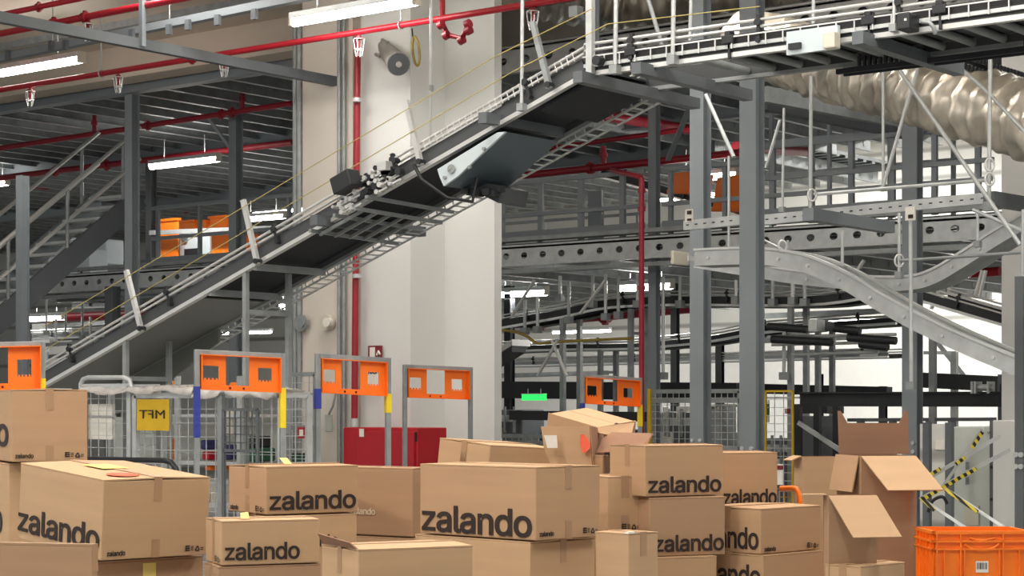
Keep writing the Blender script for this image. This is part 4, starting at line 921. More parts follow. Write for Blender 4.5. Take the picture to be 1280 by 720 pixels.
gate('orange-panelled gate frame beside the film-wrapped roll cage, blue wrap on its left leg',246,440,353,445,.37,9,(4,47),(483,547),(485,535))
gate('orange-panelled gate frame before the red cabinet with blue and yellow wraps',397,445,485,450.5,.37,9,(4,46),(486,511),(492,516))
gate('orange-panelled gate frame before the white column with bare silver legs',506,458,588,461.5,.38,7,(4,39))
gate('smallest orange-panelled gate frame behind the lidded open carton',728,469.5,800,474.5,.3,6,(4,35),(504,535),(506,533))
# ================================================================= wire mesh fences and roll cages
def mesh_panel(t,a,b,z0,z1,step,r=.004,m='zinc',frame=.03,name='wire_mesh',fm='zinc'):
    a=Vector((a.x,a.y,0)); b=Vector((b.x,b.y,0)); L=(b-a).length; d=(b-a)/L
    mb=MB(); n=int(L/step)
    for i in range(n+1): p=a+d*(i*L/n); mb.bar(p+UP*z0,p+UP*z1,r,r,d)
    k=int((z1-z0)/step)
    for i in range(k+1): z=z0+(z1-z0)*i/k; mb.bar(a+UP*z,b+UP*z,r,r)
    mb.build(name,M[m],t)
    mb=MB()
    for p in (a,b): mb.bar(p+UP*0.02,p+UP*z1,frame,frame,d)
    for z in (z0,z1): mb.bar(a+UP*z,b+UP*z,frame,frame)
    mb.build('frame',M[fm],t)
def fence(label,xa,xb,Y,ytop,ybot=640,step=.06,m='zinc',fm='dzinc',extra=(),fw=.045):
    a=P(xa,ytop,Y); b=P(xb,ytop,Y); z1=P((xa+xb)/2,ytop,Y).z; z0=.12
    t=thing('mesh_fence',label,'fence',Vector((a.x,Y,0))); mesh_panel(t,a,b,z0,z1,step,.007,m,fw,'wire_mesh',fm)
    for z in extra:
        mb=MB(); mb.bar(Vector((a.x,Y-.03,z)),Vector((b.x,Y-.03,z)),.03,.05); mb.build('mid_bar',M[fm],t)
    return t
fence('grey wire mesh fence between the second and third orange frames',352,395,14.2,468,640,.085,extra=(EYE+.13,EYE-.2))
fence('grey wire mesh fence right of the white column',608,690,17.5,545,640,.09,extra=(1.2,))
fence('wide grey wire mesh fence left of the thick post',812,925,18.0,489,640,.075,'zinc','dzinc',(EYE+.08,1.15))
fence('wire mesh gate with yellow edge right of the thick post',957,991,18.0,489,640,.085,'zinc','sign',(),.022)
bar_obj('fence_post','thin yellow fence post left of the wide mesh fence',P(812,486,17.8),Vector((P(812,486,17.8).x,17.8,0)),.035,.035,'sign','post')
t=thing('storage_tub','grey plastic tub behind the wide mesh fence','tub',P(903,530,19)); mb=MB(); mb.box(P(880,562,19),P(922,507,19.4)); mb.build('tub_body',M['dzinc'],t,.04)
mb=MB(); mb.box(P(878,509,18.95),P(923,505,19.45)); mb.build('tub_rim',M['zinc'],t,.02)
t=thing('board_panel','green and white notice behind the yellow-edged mesh gate','sign',P(955,515,18.6)); mb=MB(); mb.box(P(952,528,18.6),P(962,500,18.63)); mb.build('plate',M['paper'],t); mb=MB(); mb.box(P(952,520,18.58),P(962,505,18.6)); mb.build('green_field',M['greenp'],t)
t=thing('fire_notice','dark red notice behind the yellow-edged mesh gate','sign',P(984,514,18.6)); mb=MB(); mb.box(P(981,517,18.6),P(988,511,18.63)); mb.build('plate',M['darkred'],t); mb=MB(); mb.box(P(982,516,18.58),P(984,512,18.6)); mb.build('mark',M['paper'],t)
t=thing('white_case','white case standing behind the wide mesh fence','case',P(853,530,19.5)); mb=MB(); mb.box(P(846,527,19.5),P(862,508,19.8)); mb.build('shell',M['paper'],t,.02); mb=MB(); mb.box(P(830,545,19.4),P(834,509,19.5)); mb.build('side_rail',M['rail'],t)
def rollcage(label,xa,xb,Y,ytop,dep=.7,step=.07,loop=False):
    a=P(xa,ytop,Y); b=P(xb,ytop,Y); z1=(a.z+b.z)/2
    t=thing('roll_cage',label,'roll cage',Vector(((a.x+b.x)/2,Y+dep/2,0)))
    mesh_panel(t,a,b,.2,z1,step*1.25,.0045,'zinc',.04)
    a2=a+Vector((0,dep,0)); b2=b+Vector((0,dep,0))
    mesh_panel(t,a2,b2,.2,z1,step*2.5,.004,'zinc',.034); mesh_panel(t,b+Vector((.001,.02,0)),b2+Vector((.001,-.018,0)),.21,z1-.01,step*1.2,.005,'zinc',.022)
    mb=MB(); mb.box((a.x,Y,.14),(b.x,Y+dep,.19)); mb.build('base',M['dzinc'],t)
    for p in (a,b,a2,b2):
        mb=MB(); mb.disc(Vector((p.x,p.y,.06)),(0,1,0),.06,.04,14); mb.bar(Vector((p.x,p.y,.06)),Vector((p.x,p.y,.15)),.03,.03,Vector((0,1,0))); mb.build('caster',M['black'],t)
    return t,a,b,z1
t,a,b,z1=rollcage('galvanised roll cage with bent tube handle left of the yellow sign',104,163,9.45,483,.27)
mb=MB(); mb.tube([P(101,490,9.43),P(101,480,9.43),P(104,474,9.43),P(110,472,9.43),P(155,472,9.43),P(162,475,9.43),P(164,482,9.43),P(164,490,9.43)],.018,10); mb.build('bent_handle',M['zinc'],t)
t,a,b,z1=rollcage('roll cage topped with crumpled clear film behind the big left carton',170,352,9.45,494,.27,.075)
for xx in (277,):
    mb=MB(); q=P(xx,494,9.42); mb.bar(q,Vector((q.x,q.y,.1)),.045,.045,Vector((0,1,0))); mb.build('door_post',M['dzinc'],t)
mesh_panel(t,P(280,510,9.41),P(322,510,9.41),EYE-.3,P(300,512,9.41).z,.05,.008,'dpost',.02,'dark_wire_mesh','dpost')
# film
def film(label,xa,xb,Y,yt,dep,amp,seed):
    random.seed(seed); mb=MB(); n=40; k=10; vs=[]; x0=xat(xa,Y); x1=xat(xb,Y)
    ph=[random.uniform(0,6.28) for _ in range(8)]
    for j in range(k+1):
        for i in range(n+1):
            u=i/n; v=j/k; z=P((xa+xb)/2,yt,Y).z+.05
            z+=amp*(.5*math.sin(u*9+ph[0])+.35*math.sin(u*23+ph[1]+v*4)+.3*math.sin(u*41+ph[2]-v*9)+.4*math.sin(v*5+ph[3]))+random.uniform(-.006,.006)
            y=Y-.06+v*dep
            if j==0: z-=.045+.012*math.sin(u*17+ph[4])
            vs.append(Vector((x0+(x1-x0)*u,y,z)))
    fs=[(j*(n+1)+i,j*(n+1)+i+1,(j+1)*(n+1)+i+1,(j+1)*(n+1)+i) for j in range(k) for i in range(n)]
    mb.add(vs,fs,True); o=mb.build('plastic_film',M['film']); s=o.modifiers.new('t','SOLIDIFY'); s.thickness=.003
    return tag(o,label,'film')
film('crumpled clear film draped over the left roll cage',104,246,9.44,492,.3,.012,3)
film('crumpled clear film heaped over the right part of the roll cage',246,352,9.44,496,.3,.022,5)
t=thing('mft_sign','yellow sign with mirrored letters MFT hung in the roll cage','sign',P(191,517,9.40)); mb=MB(); mb.box(P(171,538,9.42),P(212,499,9.425)); mb.build('plate',M['sign'],t)
w_=(P(206,522,9.40)-P(174,522,9.40)).length
put_text('MFT',P(174,523,9.415),XD,UP,w_,.062,'ink',t,bold=.0,mirror=True)
mb=MB(); mb.box(P(110,549,9.5),P(144,505,9.53)); t=thing('board_panel','white board panel inside the left roll cage','panel',P(127,549,9.5)); mb.build('board',M['paper'],t)  # plain white panel, carries no notice
mb=MB(); mb.bar(P(109,520,9.49),P(145,520,9.49),.01,.01); mb.build('strap',M['zinc'],t)
# shelves and goods behind the roll cages
t=thing('rack','grey steel rack full of goods seen through the roll cage','rack',P(260,600,14))
for x in (170,222,300,352):
    q=P(x,470,14); mb=MB(); mb.bar(q,Vector((q.x,14,0)),.05,.05,Vector((0,1,0))); mb.build('upright',M['zinc'],t)
for y in (484,519,577,628):
    mb=MB(); mb.box(P(170,y+2,14),P(352,y-1,14.6)); mb.build('shelf',M['rail'],t)
mb=MB(); mb.box(P(140,575,14.7),P(350,522,14.72)); mb.build('back_sheet',M['cabinet'],t)
for (xa,xb,ya,yb,m,l) in ((192,208,476,484,'oplastic','small orange bin on the top shelf behind the yellow sign'),(286,300,478,486,'oplastic','orange bin on the top shelf right of the yellow sign'),(192,207,548,592,'oplastic','upright orange crate behind the roll cage'),(255,270,582,588,'oplastic','tiny orange label bin on the lower shelf'),(250,272,550,562,'clothes','folded navy garments pile on the shelf, left'),(272,292,556,575,'clothes','folded navy garments pile on the shelf, middle'),(252,275,564,575,'red','folded red and white garments on the shelf'),(306,330,545,560,'black','dark shoe bundle on shelf at right'),(282,302,512,545,'beige','beige box behind the dark mesh door'),(230,262,600,628,'dpost','dark grey parcel on the low shelf'),(264,290,606,628,'paper','white parcel on the low shelf'),(305,345,560,577,'greenp','dark green bundle on the shelf')):
    Y=14.05; mb=MB(); A=P(xa,yb,Y); B=P(xb,ya,Y+.3)
    mb.box((A.x,Y,A.z),(B.x if B.x>A.x else A.x+.1,Y+.3,P(xa,ya,Y).z)); o=mb.build('goods' if m not in('oplastic',) else 'orange_bin',M[m],None,.02); tag(o,l,'bin' if m=='oplastic' else 'goods')
for (x,l) in ((374,'red and white paper hung on the mesh fence'),):
    t=thing('paper_poster',l,'paper',P(x,540,14.1)); mb=MB(); mb.box(P(372,548,14.1),P(381,534,14.12)); mb.build('sheet',M['red'],t); mb=MB(); mb.box(P(374,545,14.09),P(379,537,14.1)); mb.build('white_field',M['paper'],t)
t=thing('dark_tub','dark green tub behind the mesh fence near the red cabinet','tub',P(370,575,14.4)); mb=MB(); mb.box(P(356,620,14.5),P(386,567,14.9)); mb.build('tub_body',M['greenp'],t,.03); mb=MB(); mb.box(P(354,569,14.48),P(388,566,14.92)); mb.build('tub_rim',M['black'],t,.01)
# bright wall patch behind fence near column
mb=MB(); mb.box(P(352,566,17.6),P(400,470,17.7)); tag(mb.build('white_screen',M['brightwall']),'white screen wall behind the mesh fence left of the column','screen')
# black trolley handle
t=thing('trolley_handle','black bent tube trolley handle between the left cartons','trolley',P(170,590,9.0))
mb=MB(); mb.tube([P(60,573,9.5),P(110,574,9.2),P(205,575.5,9.0),P(214,578,9.0),P(220,586,9.0),P(222,600,9.0),Vector((P(222,600,9.0).x,9.0,.1))],.02,10); mb.build('bent_tube',M['black'],t)
mb=MB(); mb.disc(Vector((P(222,600,9.0).x,9.0,.05)),(0,1,0),.05,.04,14); mb.build('wheel',M['black'],t)
# orange trolley handle on right
t=thing('trolley_handle','orange tube trolley handle behind the right carton stack','trolley',P(985,620,10))
mb=MB(); mb.tube([P(976,610.5,7.32),P(990,610,7.3),P(995,611,7.3),P(998,616,7.3),P(1001,636,7.3),P(1001,690,7.3)],.012,10); mb.build('bent_tube',M['orange'],t)
mesh_panel(t,P(974,612,7.33),P(994,612,7.33),.75,P(980,614,7.33).z,.025,.003,'sign',.006)
mb=MB(); mb.tube([P(1001,690,7.3),Vector((P(1001,690,7.3).x,7.3,.71))],.012,8); mb.build('upright_tube',M['orange'],t)
t=thing('sheet_notice','white and red notice sheet behind the top right carton','sign',P(975,590,12)); mb=MB(); mb.box(P(971,606,12),P(979,580,12.02)); mb.build('sheet',M['paper'],t); mb=MB(); mb.box(P(971,587,11.99),P(979,582,12)); mb.build('red_band',M['darkred'],t)
# ================================================================= control cabinet & hazard tape
t=thing('control_cabinet','tall light grey control cabinet behind the orange crate','cabinet',P(1225,600,13.4))
a=P(1190,525,13.4); b=P(1243,525,13.4); mb=MB(); mb.box((a.x,13.4,.1),(b.x,14.0,a.z-.05)); mb.build('cabinet_body',M['cabinet'],t,.008)
mb=MB(); mb.box((b.x+.03,13.3,.1),(P(1268,525,13.3).x,13.9,a.z)); mb.build('side_panel',M['white'],t,.008)
for y0,y1 in ((577,587),(596,606)):
    mb=MB(); mb.box(P(1207,y1,13.34),P(1211,y0,13.4)); mb.build('handle',M['dzinc'],t,.004)
mb=MB(); mb.box(P(1205,656,13.37),P(1225,632,13.4)); mb.build('vent_grille',M['beige'],t)
for y in (584,624,660):
    mb=MB(); mb.disc(P(1240,y,13.36),(0,1,0),.012,.03); mb.build('hinge',M['black'],t)
mb=MB(); mb.box((b.x-.02,13.36,.1),(b.x+.05,13.4,a.z)); mb.build('door_edge',M['dpost'],t)
put_text('W',P(1234,543,13.36),XD,UP,.03,.022,'ink',t)
t=thing('electrical_panel','white slatted panel with notice left of the control cabinet','panel',P(1170,570,14)); mb=MB(); mb.box(P(1150,670,14.2),P(1186,530,14.25)); mb.build('panel_sheet',M['siding'],t); mb=MB(); mb.box(P(1169,562,14.18),P(1182,551,14.2)); mb.build('notice',M['paper'],t)
for x,l in ((1159,'grey fence upright left of the hazard tape knot'),(1187,'grey fence upright beside the control cabinet')):
    t=thing('fence_upright',l,'upright',P(x,600,13)); q=P(x,528,13); mb=MB(); mb.bar(q,Vector((q.x,13,0.02)),.05,.05,Vector((0,1,0))); mb.build('profile',M['dpost'],t); mb=MB(); mb.box((q.x-.06,12.94,0),(q.x+.06,13.06,.02)); mb.build('foot_plate',M['dpost'],t)
t=thing('scissor_barrier','folding scissor barrier wrapped in black and yellow hazard tape','barrier',P(1180,610,12.3))
for (xa,ya,xb,yb,m,w) in ((1160,598,1250,545,'zinc',.04),(1150,624,1262,562,'zinc',.04),(1180,610,1262,664,'zinc',.035),(1150,622,1225,672,'zinc',.035),(1176,612,1228,536,'zinc',.03)):
    mb=MB(); mb.bar(P(xa,ya,12.4),P(xb,yb,12.4),w*.65,.012,FV); mb.build('lattice_bar',M[m],t)
for (xa,ya,xb,yb) in ((1152,625,1200,597),(1200,597,1220,586),(1182,612,1222,640),(1215,560,1228,540),(1151,622,1168,638),(1162,594,1175,586),(1195,580,1206,572)):
    mb=MB(); mb.bar(P(xa,ya,12.36),P(xb,yb,12.36),.024,.016,FV); mb.build('hazard_tape',M['hazard'],t)
line('cable','dark cable arc beside the scissor barrier',smooth(((1160,640),(1166,626),(1178,621),(1184,630)),12.6,5),.012,'cord','cable')
# steel bench
t=thing('steel_bench','stainless steel bench between the open carton and orange crate','bench',P(1130,690,8.6))
a=P(1094,683,8.4); b=P(1172,683,8.4); mb=MB(); mb.box((a.x,8.4,a.z-.02),(b.x,9.0,a.z)); mb.build('bench_top',M['rail'],t)
mb=MB(); mb.box((a.x+.02,8.42,.3),(b.x-.1,8.98,a.z-.02)); mb.build('bench_body',M['zinc'],t,.01)
for x in (1118,1142): 
    mb=MB(); mb.box(P(x-3,700,8.40),P(x+1,688,8.42)); mb.build('slot',M['black'],t)
for px in (1098,1160):
    mb=MB(); q=P(px,700,8.5); mb.bar(Vector((q.x,8.6,.3)),Vector((q.x,8.6,0)),.04,.04,Vector((0,1,0))); mb.build('leg',M['dzinc'],t)
# ================================================================= cartons
TABLE=.70
def frame_of(xc,D,yb_z,alpha,tl,tr):
    al=math.radians(alpha)
    e1=(-math.cos(al)*RV+math.sin(al)*FV); e2=(math.sin(al)*RV+math.cos(al)*FV)
    c=RV*((xc-640)/FPX*D)+FV*D; c.z=yb_z
    R0=Matrix((e2,-e1,UP)).transposed()      # local x=e2, y=-e1 ... right handed check below
    if R0.determinant()<0: R0=Matrix((e2,e1,UP)).transposed()
    return c,e1,e2
def carton(label,xl,xc,xr,yt,yb,D,alpha,tl=0,tr=0,m='card',logoL=None,logoR=None,smallR=False,smallL=False,marksR=False,marksL=False,tape='R',seam='auto',light=False,group='cartons with a printed name',wl=None,wr=None,flaps=(1.0,1.5),logo_h=None):
    al=math.radians(alpha); Xc=(xc-640)/FPX*D; rl=(xl-640)/FPX; rr=(xr-640)/FPX
    wL=wl or (Xc-rl*D)/(math.cos(al)+rl*math.sin(al)); wR=wr or (rr*D-Xc)/(math.sin(al)-rr*math.cos(al))
    zt=EYE+(HOR-yt)/FPX*D; zb=EYE+(HOR-yb)/FPX*D if yb else TABLE
    H=zt-zb
    print('CARTON %s D=%.2f wL=%.2f wR=%.2f H=%.2f zb=%.2f zt=%.2f'%(label,D,wL,wR,H,zb,zt))
    e1=(-math.cos(al)*RV+math.sin(al)*FV); e2=(math.sin(al)*RV+math.cos(al)*FV); c=RV*Xc+FV*D; c.z=zb
    # tilt: raise far left end / far right end about the near corner
    q=Matrix.Identity(3)
    if tl: q=Matrix.Rotation(math.radians(tl),3,e1.cross(UP))@q
    if tr: q=Matrix.Rotation(math.radians(tr),3,e2.cross(UP))@q
    u1,u2,u3=q@e1,q@e2,q@UP
    rot=Matrix((u2,u1,u3)).transposed()       # local x right face, y left face, z up
    t=bpy.data.objects.new('cardboard_box',None); C.objects.link(t); t.empty_display_size=.1
    t.matrix_basis=Matrix.Translation(c)@rot.to_4x4(); tag(t,label,'box',group)
    T=t.matrix_basis.copy()
    def W(x,y,z): return T@Vector((x,y,z))
    random.seed(hash(label)%1000 if False else int(xl*7+yt))
    g=.002; fh=.005; 
    mb=MB(); mb.box((0,0,0),(wR,wL,H-fh),T); mb.build('carton_body',M[m],t,.004)
    longx=(wR>wL) if seam=='auto' else (seam=='L')                               # seam along the longer side
    f1,f2=[math.radians(f) for f in flaps]
    if longx:
        for s,(y0,y1,f) in enumerate(((0,wL/2-g,f1),(wL-.0,wL/2+g,f2))):
            dz=abs(y1-y0)*math.sin(f); mb=MB(); mb.add([W(x,y,z) for x,y,z in ((0,y0,H-fh),(wR,y0,H-fh),(wR,y1,H-fh+dz),(0,y1,H-fh+dz),(0,y0,H),(wR,y0,H),(wR,y1,H+dz),(0,y1,H+dz))],[(0,1,2,3),(4,5,6,7),(0,1,5,4),(1,2,6,5),(2,3,7,6),(3,0,4,7)]); mb.build('top_flap',M[m],t)
    else:
        for s,(y0,y1,f) in enumerate(((0,wR/2-g,f1),(wR,wR/2+g,f2))):
            dz=abs(y1-y0)*math.sin(f); mb=MB(); mb.add([W(y,x,z) for x,y,z in ((0,y0,H-fh),(wL,y0,H-fh),(wL,y1,H-fh+dz),(0,y1,H-fh+dz),(0,y0,H),(wL,y0,H),(wL,y1,H+dz),(0,y1,H+dz))],[(0,1,2,3),(4,5,6,7),(0,1,5,4),(1,2,6,5),(2,3,7,6),(3,0,4,7)]); mb.build('top_flap',M[m],t)
    # tape on the short face + top seam
    tw=.034; td=.085
    sf='L' if longx else 'R'
    if tape:
        mb=MB(); bt=MB(); e=.0012
        if sf=='R':
            x=wR/2
            mb.box((x-tw/2,-e,H-td),(x+tw/2,0.0,H),T); bt.box((x-tw/2,-e,0),(x+tw/2,0,td*.8),T); mb.box((x-tw/2,-e,H),(x+tw/2,wL,H+e+math.sin(max(f1,f2))*wR/2),T)
        else:
            y=wL/2
            mb.box((-e,y-tw/2,H-td),(0,y+tw/2,H),T); bt.box((-e,y-tw/2,0),(0,y+tw/2,td*.8),T); mb.box((-e,y-tw/2,H),(wR,y+tw/2,H+e+math.sin(max(f1,f2))*wL/2),T)
        mb.build('packing_tape',M['tape'],t); bt.build('bottom_tape',M['tape'],t)
    def face(side):
        if side=='R': return (lambda u,v: W(u*wR,-.002,v*H)), W(1,0,0)-W(0,0,0), wR
        return (lambda u,v: W(-.002,(1-u)*wL,v*H)), W(0,0,0)-W(0,1,0), wL
    up=W(0,0,1)-W(0,0,0)
    for side,lg in (('L',logoL),('R',logoR)):
        if lg:
            u0,u1,v0=lg[:3]; fn,xd,w=face(side); width=(u1-u0)*w
            hh=lg[3]*H if len(lg)>3 else width*.225
            o=put_text('zalando',fn(u0,v0),xd,up,width,hh,'inklight' if light else 'ink',t,'printed_name',.012)
    for side,on in (('L',smallL),('R',smallR)):
        if on:
            fn,xd,w=face(side); put_text('zalando',fn(.05,.05),xd,up,.075,.019,'ink',t,'small_printed_name',.02)
    for side,on in (('L',marksL),('R',marksR)):
        if on:
            fn,xd,w=face(side); mb=MB(); n=xd.cross(up).normalized()*.0008
            b=fn(.97,.06)-xd*.085
            def sq(x,y,a,h): p=b+xd*x+up*y; mb.add([p+n,p+xd*a+n,p+xd*a+up*h+n,p+up*h+n],[(0,1,2,3)])
            for yy in (0,.008,.016): sq(0,yy,.02,.005)
            sq(0,0,.004,.021)
            for yy in (.002,.009,.015): sq(.024,yy,.012,.003)
            for yy in (.002,.009): sq(.066,yy,.012,.003)
            A=[(.042,0),(.062,0),(.052,.019)]
            for i in range(3):
                p=b+xd*A[i][0]+up*A[i][1]; r=b+xd*A[(i+1)%3][0]+up*A[(i+1)%3][1]; s_=(r-p); nn=s_.cross(n).normalized()*.0022
                mb.add([p+s_*.08+n-nn,p+s_*.72+n-nn,p+s_*.72+n+nn,p+s_*.08+n+nn],[(0,1,2,3)])
                mb.add([p+s_*.72+n-nn*2.2,p+s_*.95+n,p+s_*.72+n+nn*2.2],[(0,1,2)])
            mb.build('recycling_marks',M['ink'],t)
    t['dims']='%.3f %.3f %.3f'%(wR,wL,H); del t['dims']
    return t,T,wR,wL,H
G='cartons piled in the foreground'
FL=(.03,.97,.05)
cA=carton('topmost carton at the left edge with a small printed name on its end',-70,14,109.5,487,577.5,7.9,65,logoL=(.05,.97,.2,.42),smallR=True,marksR=True,group=G)
c2=carton('carton at the left edge directly beneath the topmost left one',-60,11,75,579.5,None,7.95,60,logoL=(.1,.90,.557,.19),group=G,m='card2')
cB=carton('large tilted carton lower left with the name along its slanting left face',22,126,259,599.5,701,6.9,48,tl=4.5,m='card2',logoL=(.0,.98,.1,.33),smallR=True,marksR=True,group=G)
c4=carton('crumpled-top carton in the very lower left corner',-60,116,122,681,None,6.0,14,m='card3',group=G,tape=True,flaps=(2,-1),wl=.6)
c5=carton('carton supporting the large tilted one, pale tape hanging on its front',60,121,254,702.5,None,6.95,48,m='card3',group=G)
c6=carton('carton named on its right face, stacked directly left of the pale-printed one',286,333,448,583.5,643.5,7.45,57,logoR=(.03,.97,.08,.40),smallL=True,marksL=True,group=G,flaps=(1,2))
c7=carton('carton showing only do, beneath the one left of the pale-printed carton',300,336,446,645.5,None,7.45,57,m='card2',logoR=(.2,.78,.737,.10),group=G)
c8=carton('low small carton at lower left with the name printed left of centre',257,277,400,651.5,707,6.75,68,m='card2',logoR=(.03,.79,.1,.4),marksL=True,group=G)
c9=carton('carton below the low small one at the bottom edge',255,273,401,708.5,None,6.75,68,m='card3',group=G)
c10=carton('carton with a faint pale name on its side, left of the biggest centre one',412,516,548,585.5,671.5,7.9,35,m='card3',logoL=(.26,.56,.3,.10),light=True,group=G)
cC=carton('big centre carton whose left face carries the largest printed name',525,670,750,584,676,7.0,45,m='card',logoL=(.02,.97,.03,.39),smallR=True,marksR=True,group=G,flaps=(.6,.8))
c12=carton('carton under the one with a faint pale name',412,518,548,673,None,7.9,35,m='card2',group=G)
c13=carton('wide carton directly beneath the big centre one',519,663,744,677.5,None,7.02,45,m='card2',group=G)
c14=carton('front carton at the bottom centre with a raised end flap',402,448,591,687,None,6.1,62,m='card2',group=G,flaps=(2.5,1.5))
c15=carton('carton peeping over the big centre one with a tilted lid',546,610,695,556,590,7.95,45,tl=5,tr=-3,m='card2',group=G)
c18=carton('small carton on top between the open box and the double stack',700,754,762,569.5,592.5,7.9,20,group=G,wl=.2)
c19=carton('narrow strip of a carton showing right of the big centre one, upper',690,757,761,594,616,7.9,20,m='card3',group=G,wl=.25,wr=.3)
c20=carton('carton behind the big centre one with only the last letter showing',690,758,761,617,None,7.9,20,logoL=(.3,.98,.688,.156),group=G,wl=.35,wr=.3)
c21=carton('upright carton with slanting tape between centre and right stacks',752,759.5,803,596,666,7.55,70,m='card2',marksR=True,group=G,wl=.3)
c22=carton('carton with the name on top of the double stack right of centre',762,807,904,557,621,7.5,60,m='card',logoR=(.03,.97,.06,.33),group=G)
c23=carton('taller carton second in the stack right of centre, name at its lower edge',803,812,906.5,622.5,696,7.5,68,m='card3',logoR=(.06,.98,.07,.29),group=G,wl=.4,seam='L')
c24=carton('plain carton at the bottom between centre and right stacks',744,786,822.5,667,None,6.85,45,m='card2',group=G)
c25=carton('carton at the bottom under the taller right-of-centre one',786,800,896,698,None,7.45,68,m='card',group=G,wl=.4,seam='L')
c26=carton('carton with the name behind the right stack, topmost at right',880,902,972,566,634.5,8.1,66,m='card',logoR=(.03,.98,.03,.3),group=G,wl=.3,seam='L')
c27=carton('right-stack carton showing the end of the name and small print on its side',868,951,1026,636,693,7.6,45,m='card',logoL=(.02,.97,.09,.49),smallR=True,marksR=True,group=G)
c28=carton('lowest right-stack carton with the last letters at the bottom edge',866,954,1029,694.5,None,7.58,45,m='card',logoL=(.02,.97,.587,.29),group=G)
c31=carton('low carton at the bottom edge under the nearer open carton',1031,1076,1131,708,None,7.2,45,m='card2',group=G)
c16b=carton('carton tucked beneath the opened one with the orange-red dot',690,735,800,594,None,8.5,50,group=G)
# labels on the cartons
def patch(par,T,name,m,pts,z):
    mb=MB(); mb.slab([T@Vector((x,y,z)) for x,y in pts],(T.to_3x3()@Vector((0,0,1)))*.001); return mb.build(name,M[m],par)
t,T,a,b,h=cB
patch(t,T,'orange_sticker','reddot',[(a*.30+.06*math.cos(q),.10+.06*math.sin(q)) for q in [i*math.pi/8 for i in range(16)]],h+.006)
patch(t,T,'yellow_label','yellowtape',[(a*.35,b*.45),(a*.6,b*.45),(a*.6,b*.7),(a*.35,b*.7)],h+.008)
t,T,a,b,h=c5
mb=MB(); mb.box((a*.42,-.003,h-.12),(a*.42+.055,-.0015,h-.015),T); mb.build('pale_tape_tab',M['yellowtape'],t)
t,T,a,b,h=c8
mb=MB(); mb.slab([T@Vector((x,y,z)) for x,y,z in ((a*.22,.04,h+.006),(a*.30,.03,h+.006),(a*.32,.08,h+.025),(a*.25,.09,h+.022))],UP*.001); mb.build('paper_slip',M['yellowtape'],t)
t,T,a,b,h=c6
mb=MB(); mb.slab([T@Vector((x,y,z)) for x,y,z in ((a*.25,.05,h+.008),(a*.32,.04,h+.008),(a*.33,.09,h+.03),(a*.26,.10,h+.03))],UP*.001); mb.build('paper_slip',M['yellowtape'],t)
t,T,a,b,h=c24
mb=MB(); mb.box((-.001,-.001,h-.001),(.03,.02,h+.006),T); mb.build('torn_tape',M['paper'],t)
t,T,a,b,h=c14
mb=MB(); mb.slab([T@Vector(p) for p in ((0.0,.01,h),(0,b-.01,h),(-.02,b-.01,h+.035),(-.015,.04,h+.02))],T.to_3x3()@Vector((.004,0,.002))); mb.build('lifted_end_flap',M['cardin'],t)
# open dotted box + lidded box
def slabp(t,name,m,pts,D,th=.004,thv=None):
    mb=MB(); q=[atD(x,y,d) for x,y,d in pts]; n=(q[1]-q[0]).cross(q[2]-q[0]).normalized()
    if n.dot(FV)<0: n=-n
    mb.slab(q,n*th); return mb.build(name,M[m],t)
t,T,wR_,wL_,H_=carton('closed shoe-box style carton with lid tilted up behind the dotted box',685,744,790,533,566,8.35,45,tl=12,tr=6,m='card2',group=G,tape=None,flaps=(.3,.3),wl=None)
mb=MB(); mb.disc(T@Vector((wR_*.5,-.002,H_-.012)),T.to_3x3()@Vector((0,1,0)),.018,.006,12); mb.build('finger_notch',M['black'],t)
mb=MB(); mb.box((-.006,-.006,H_-.06),(wR_+.006,-.001,H_+.002),T); mb.box((-.006,-.006,H_-.06),(-.001,wL_+.006,H_+.002),T); mb.build('lid_rim',M['card'],t)
t=thing('open_carton','opened carton with an orange-red dot and brown flap spread right','box',atD(700,592,8.0),0,G)
zb=594
slabp(t,'front_panel','card2',[(676,533,8.0),(738,533,7.9),(742,zb,7.9),(694,zb,7.98),(680,560,8.0)],8)
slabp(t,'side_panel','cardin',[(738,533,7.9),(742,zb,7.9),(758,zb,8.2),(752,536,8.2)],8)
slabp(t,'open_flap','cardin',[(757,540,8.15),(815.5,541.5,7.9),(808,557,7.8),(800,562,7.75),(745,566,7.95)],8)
slabp(t,'inner_flap','card',[(746,534,8.1),(793,528,8.2),(790,541,8.15),(762,544,8.1),(748,541,8.08)],8)
mb=MB(); 
pts=[atD(725,543,7.93),atD(730,543,7.92),atD(735,549,7.91),(atD(738,556,7.9)),atD(736,561,7.9),atD(731,566,7.91),atD(727,565,7.92),atD(725,554,7.93)]
mb.slab([p-FV*.022 for p in pts],-FV*.001); mb.build('orange_red_dot',M['reddot'],t)
slabp(t,'white_label','paper',[(680,544,7.945),(696,544,7.935),(697,560,7.935),(684,560,7.945)],8,.001)
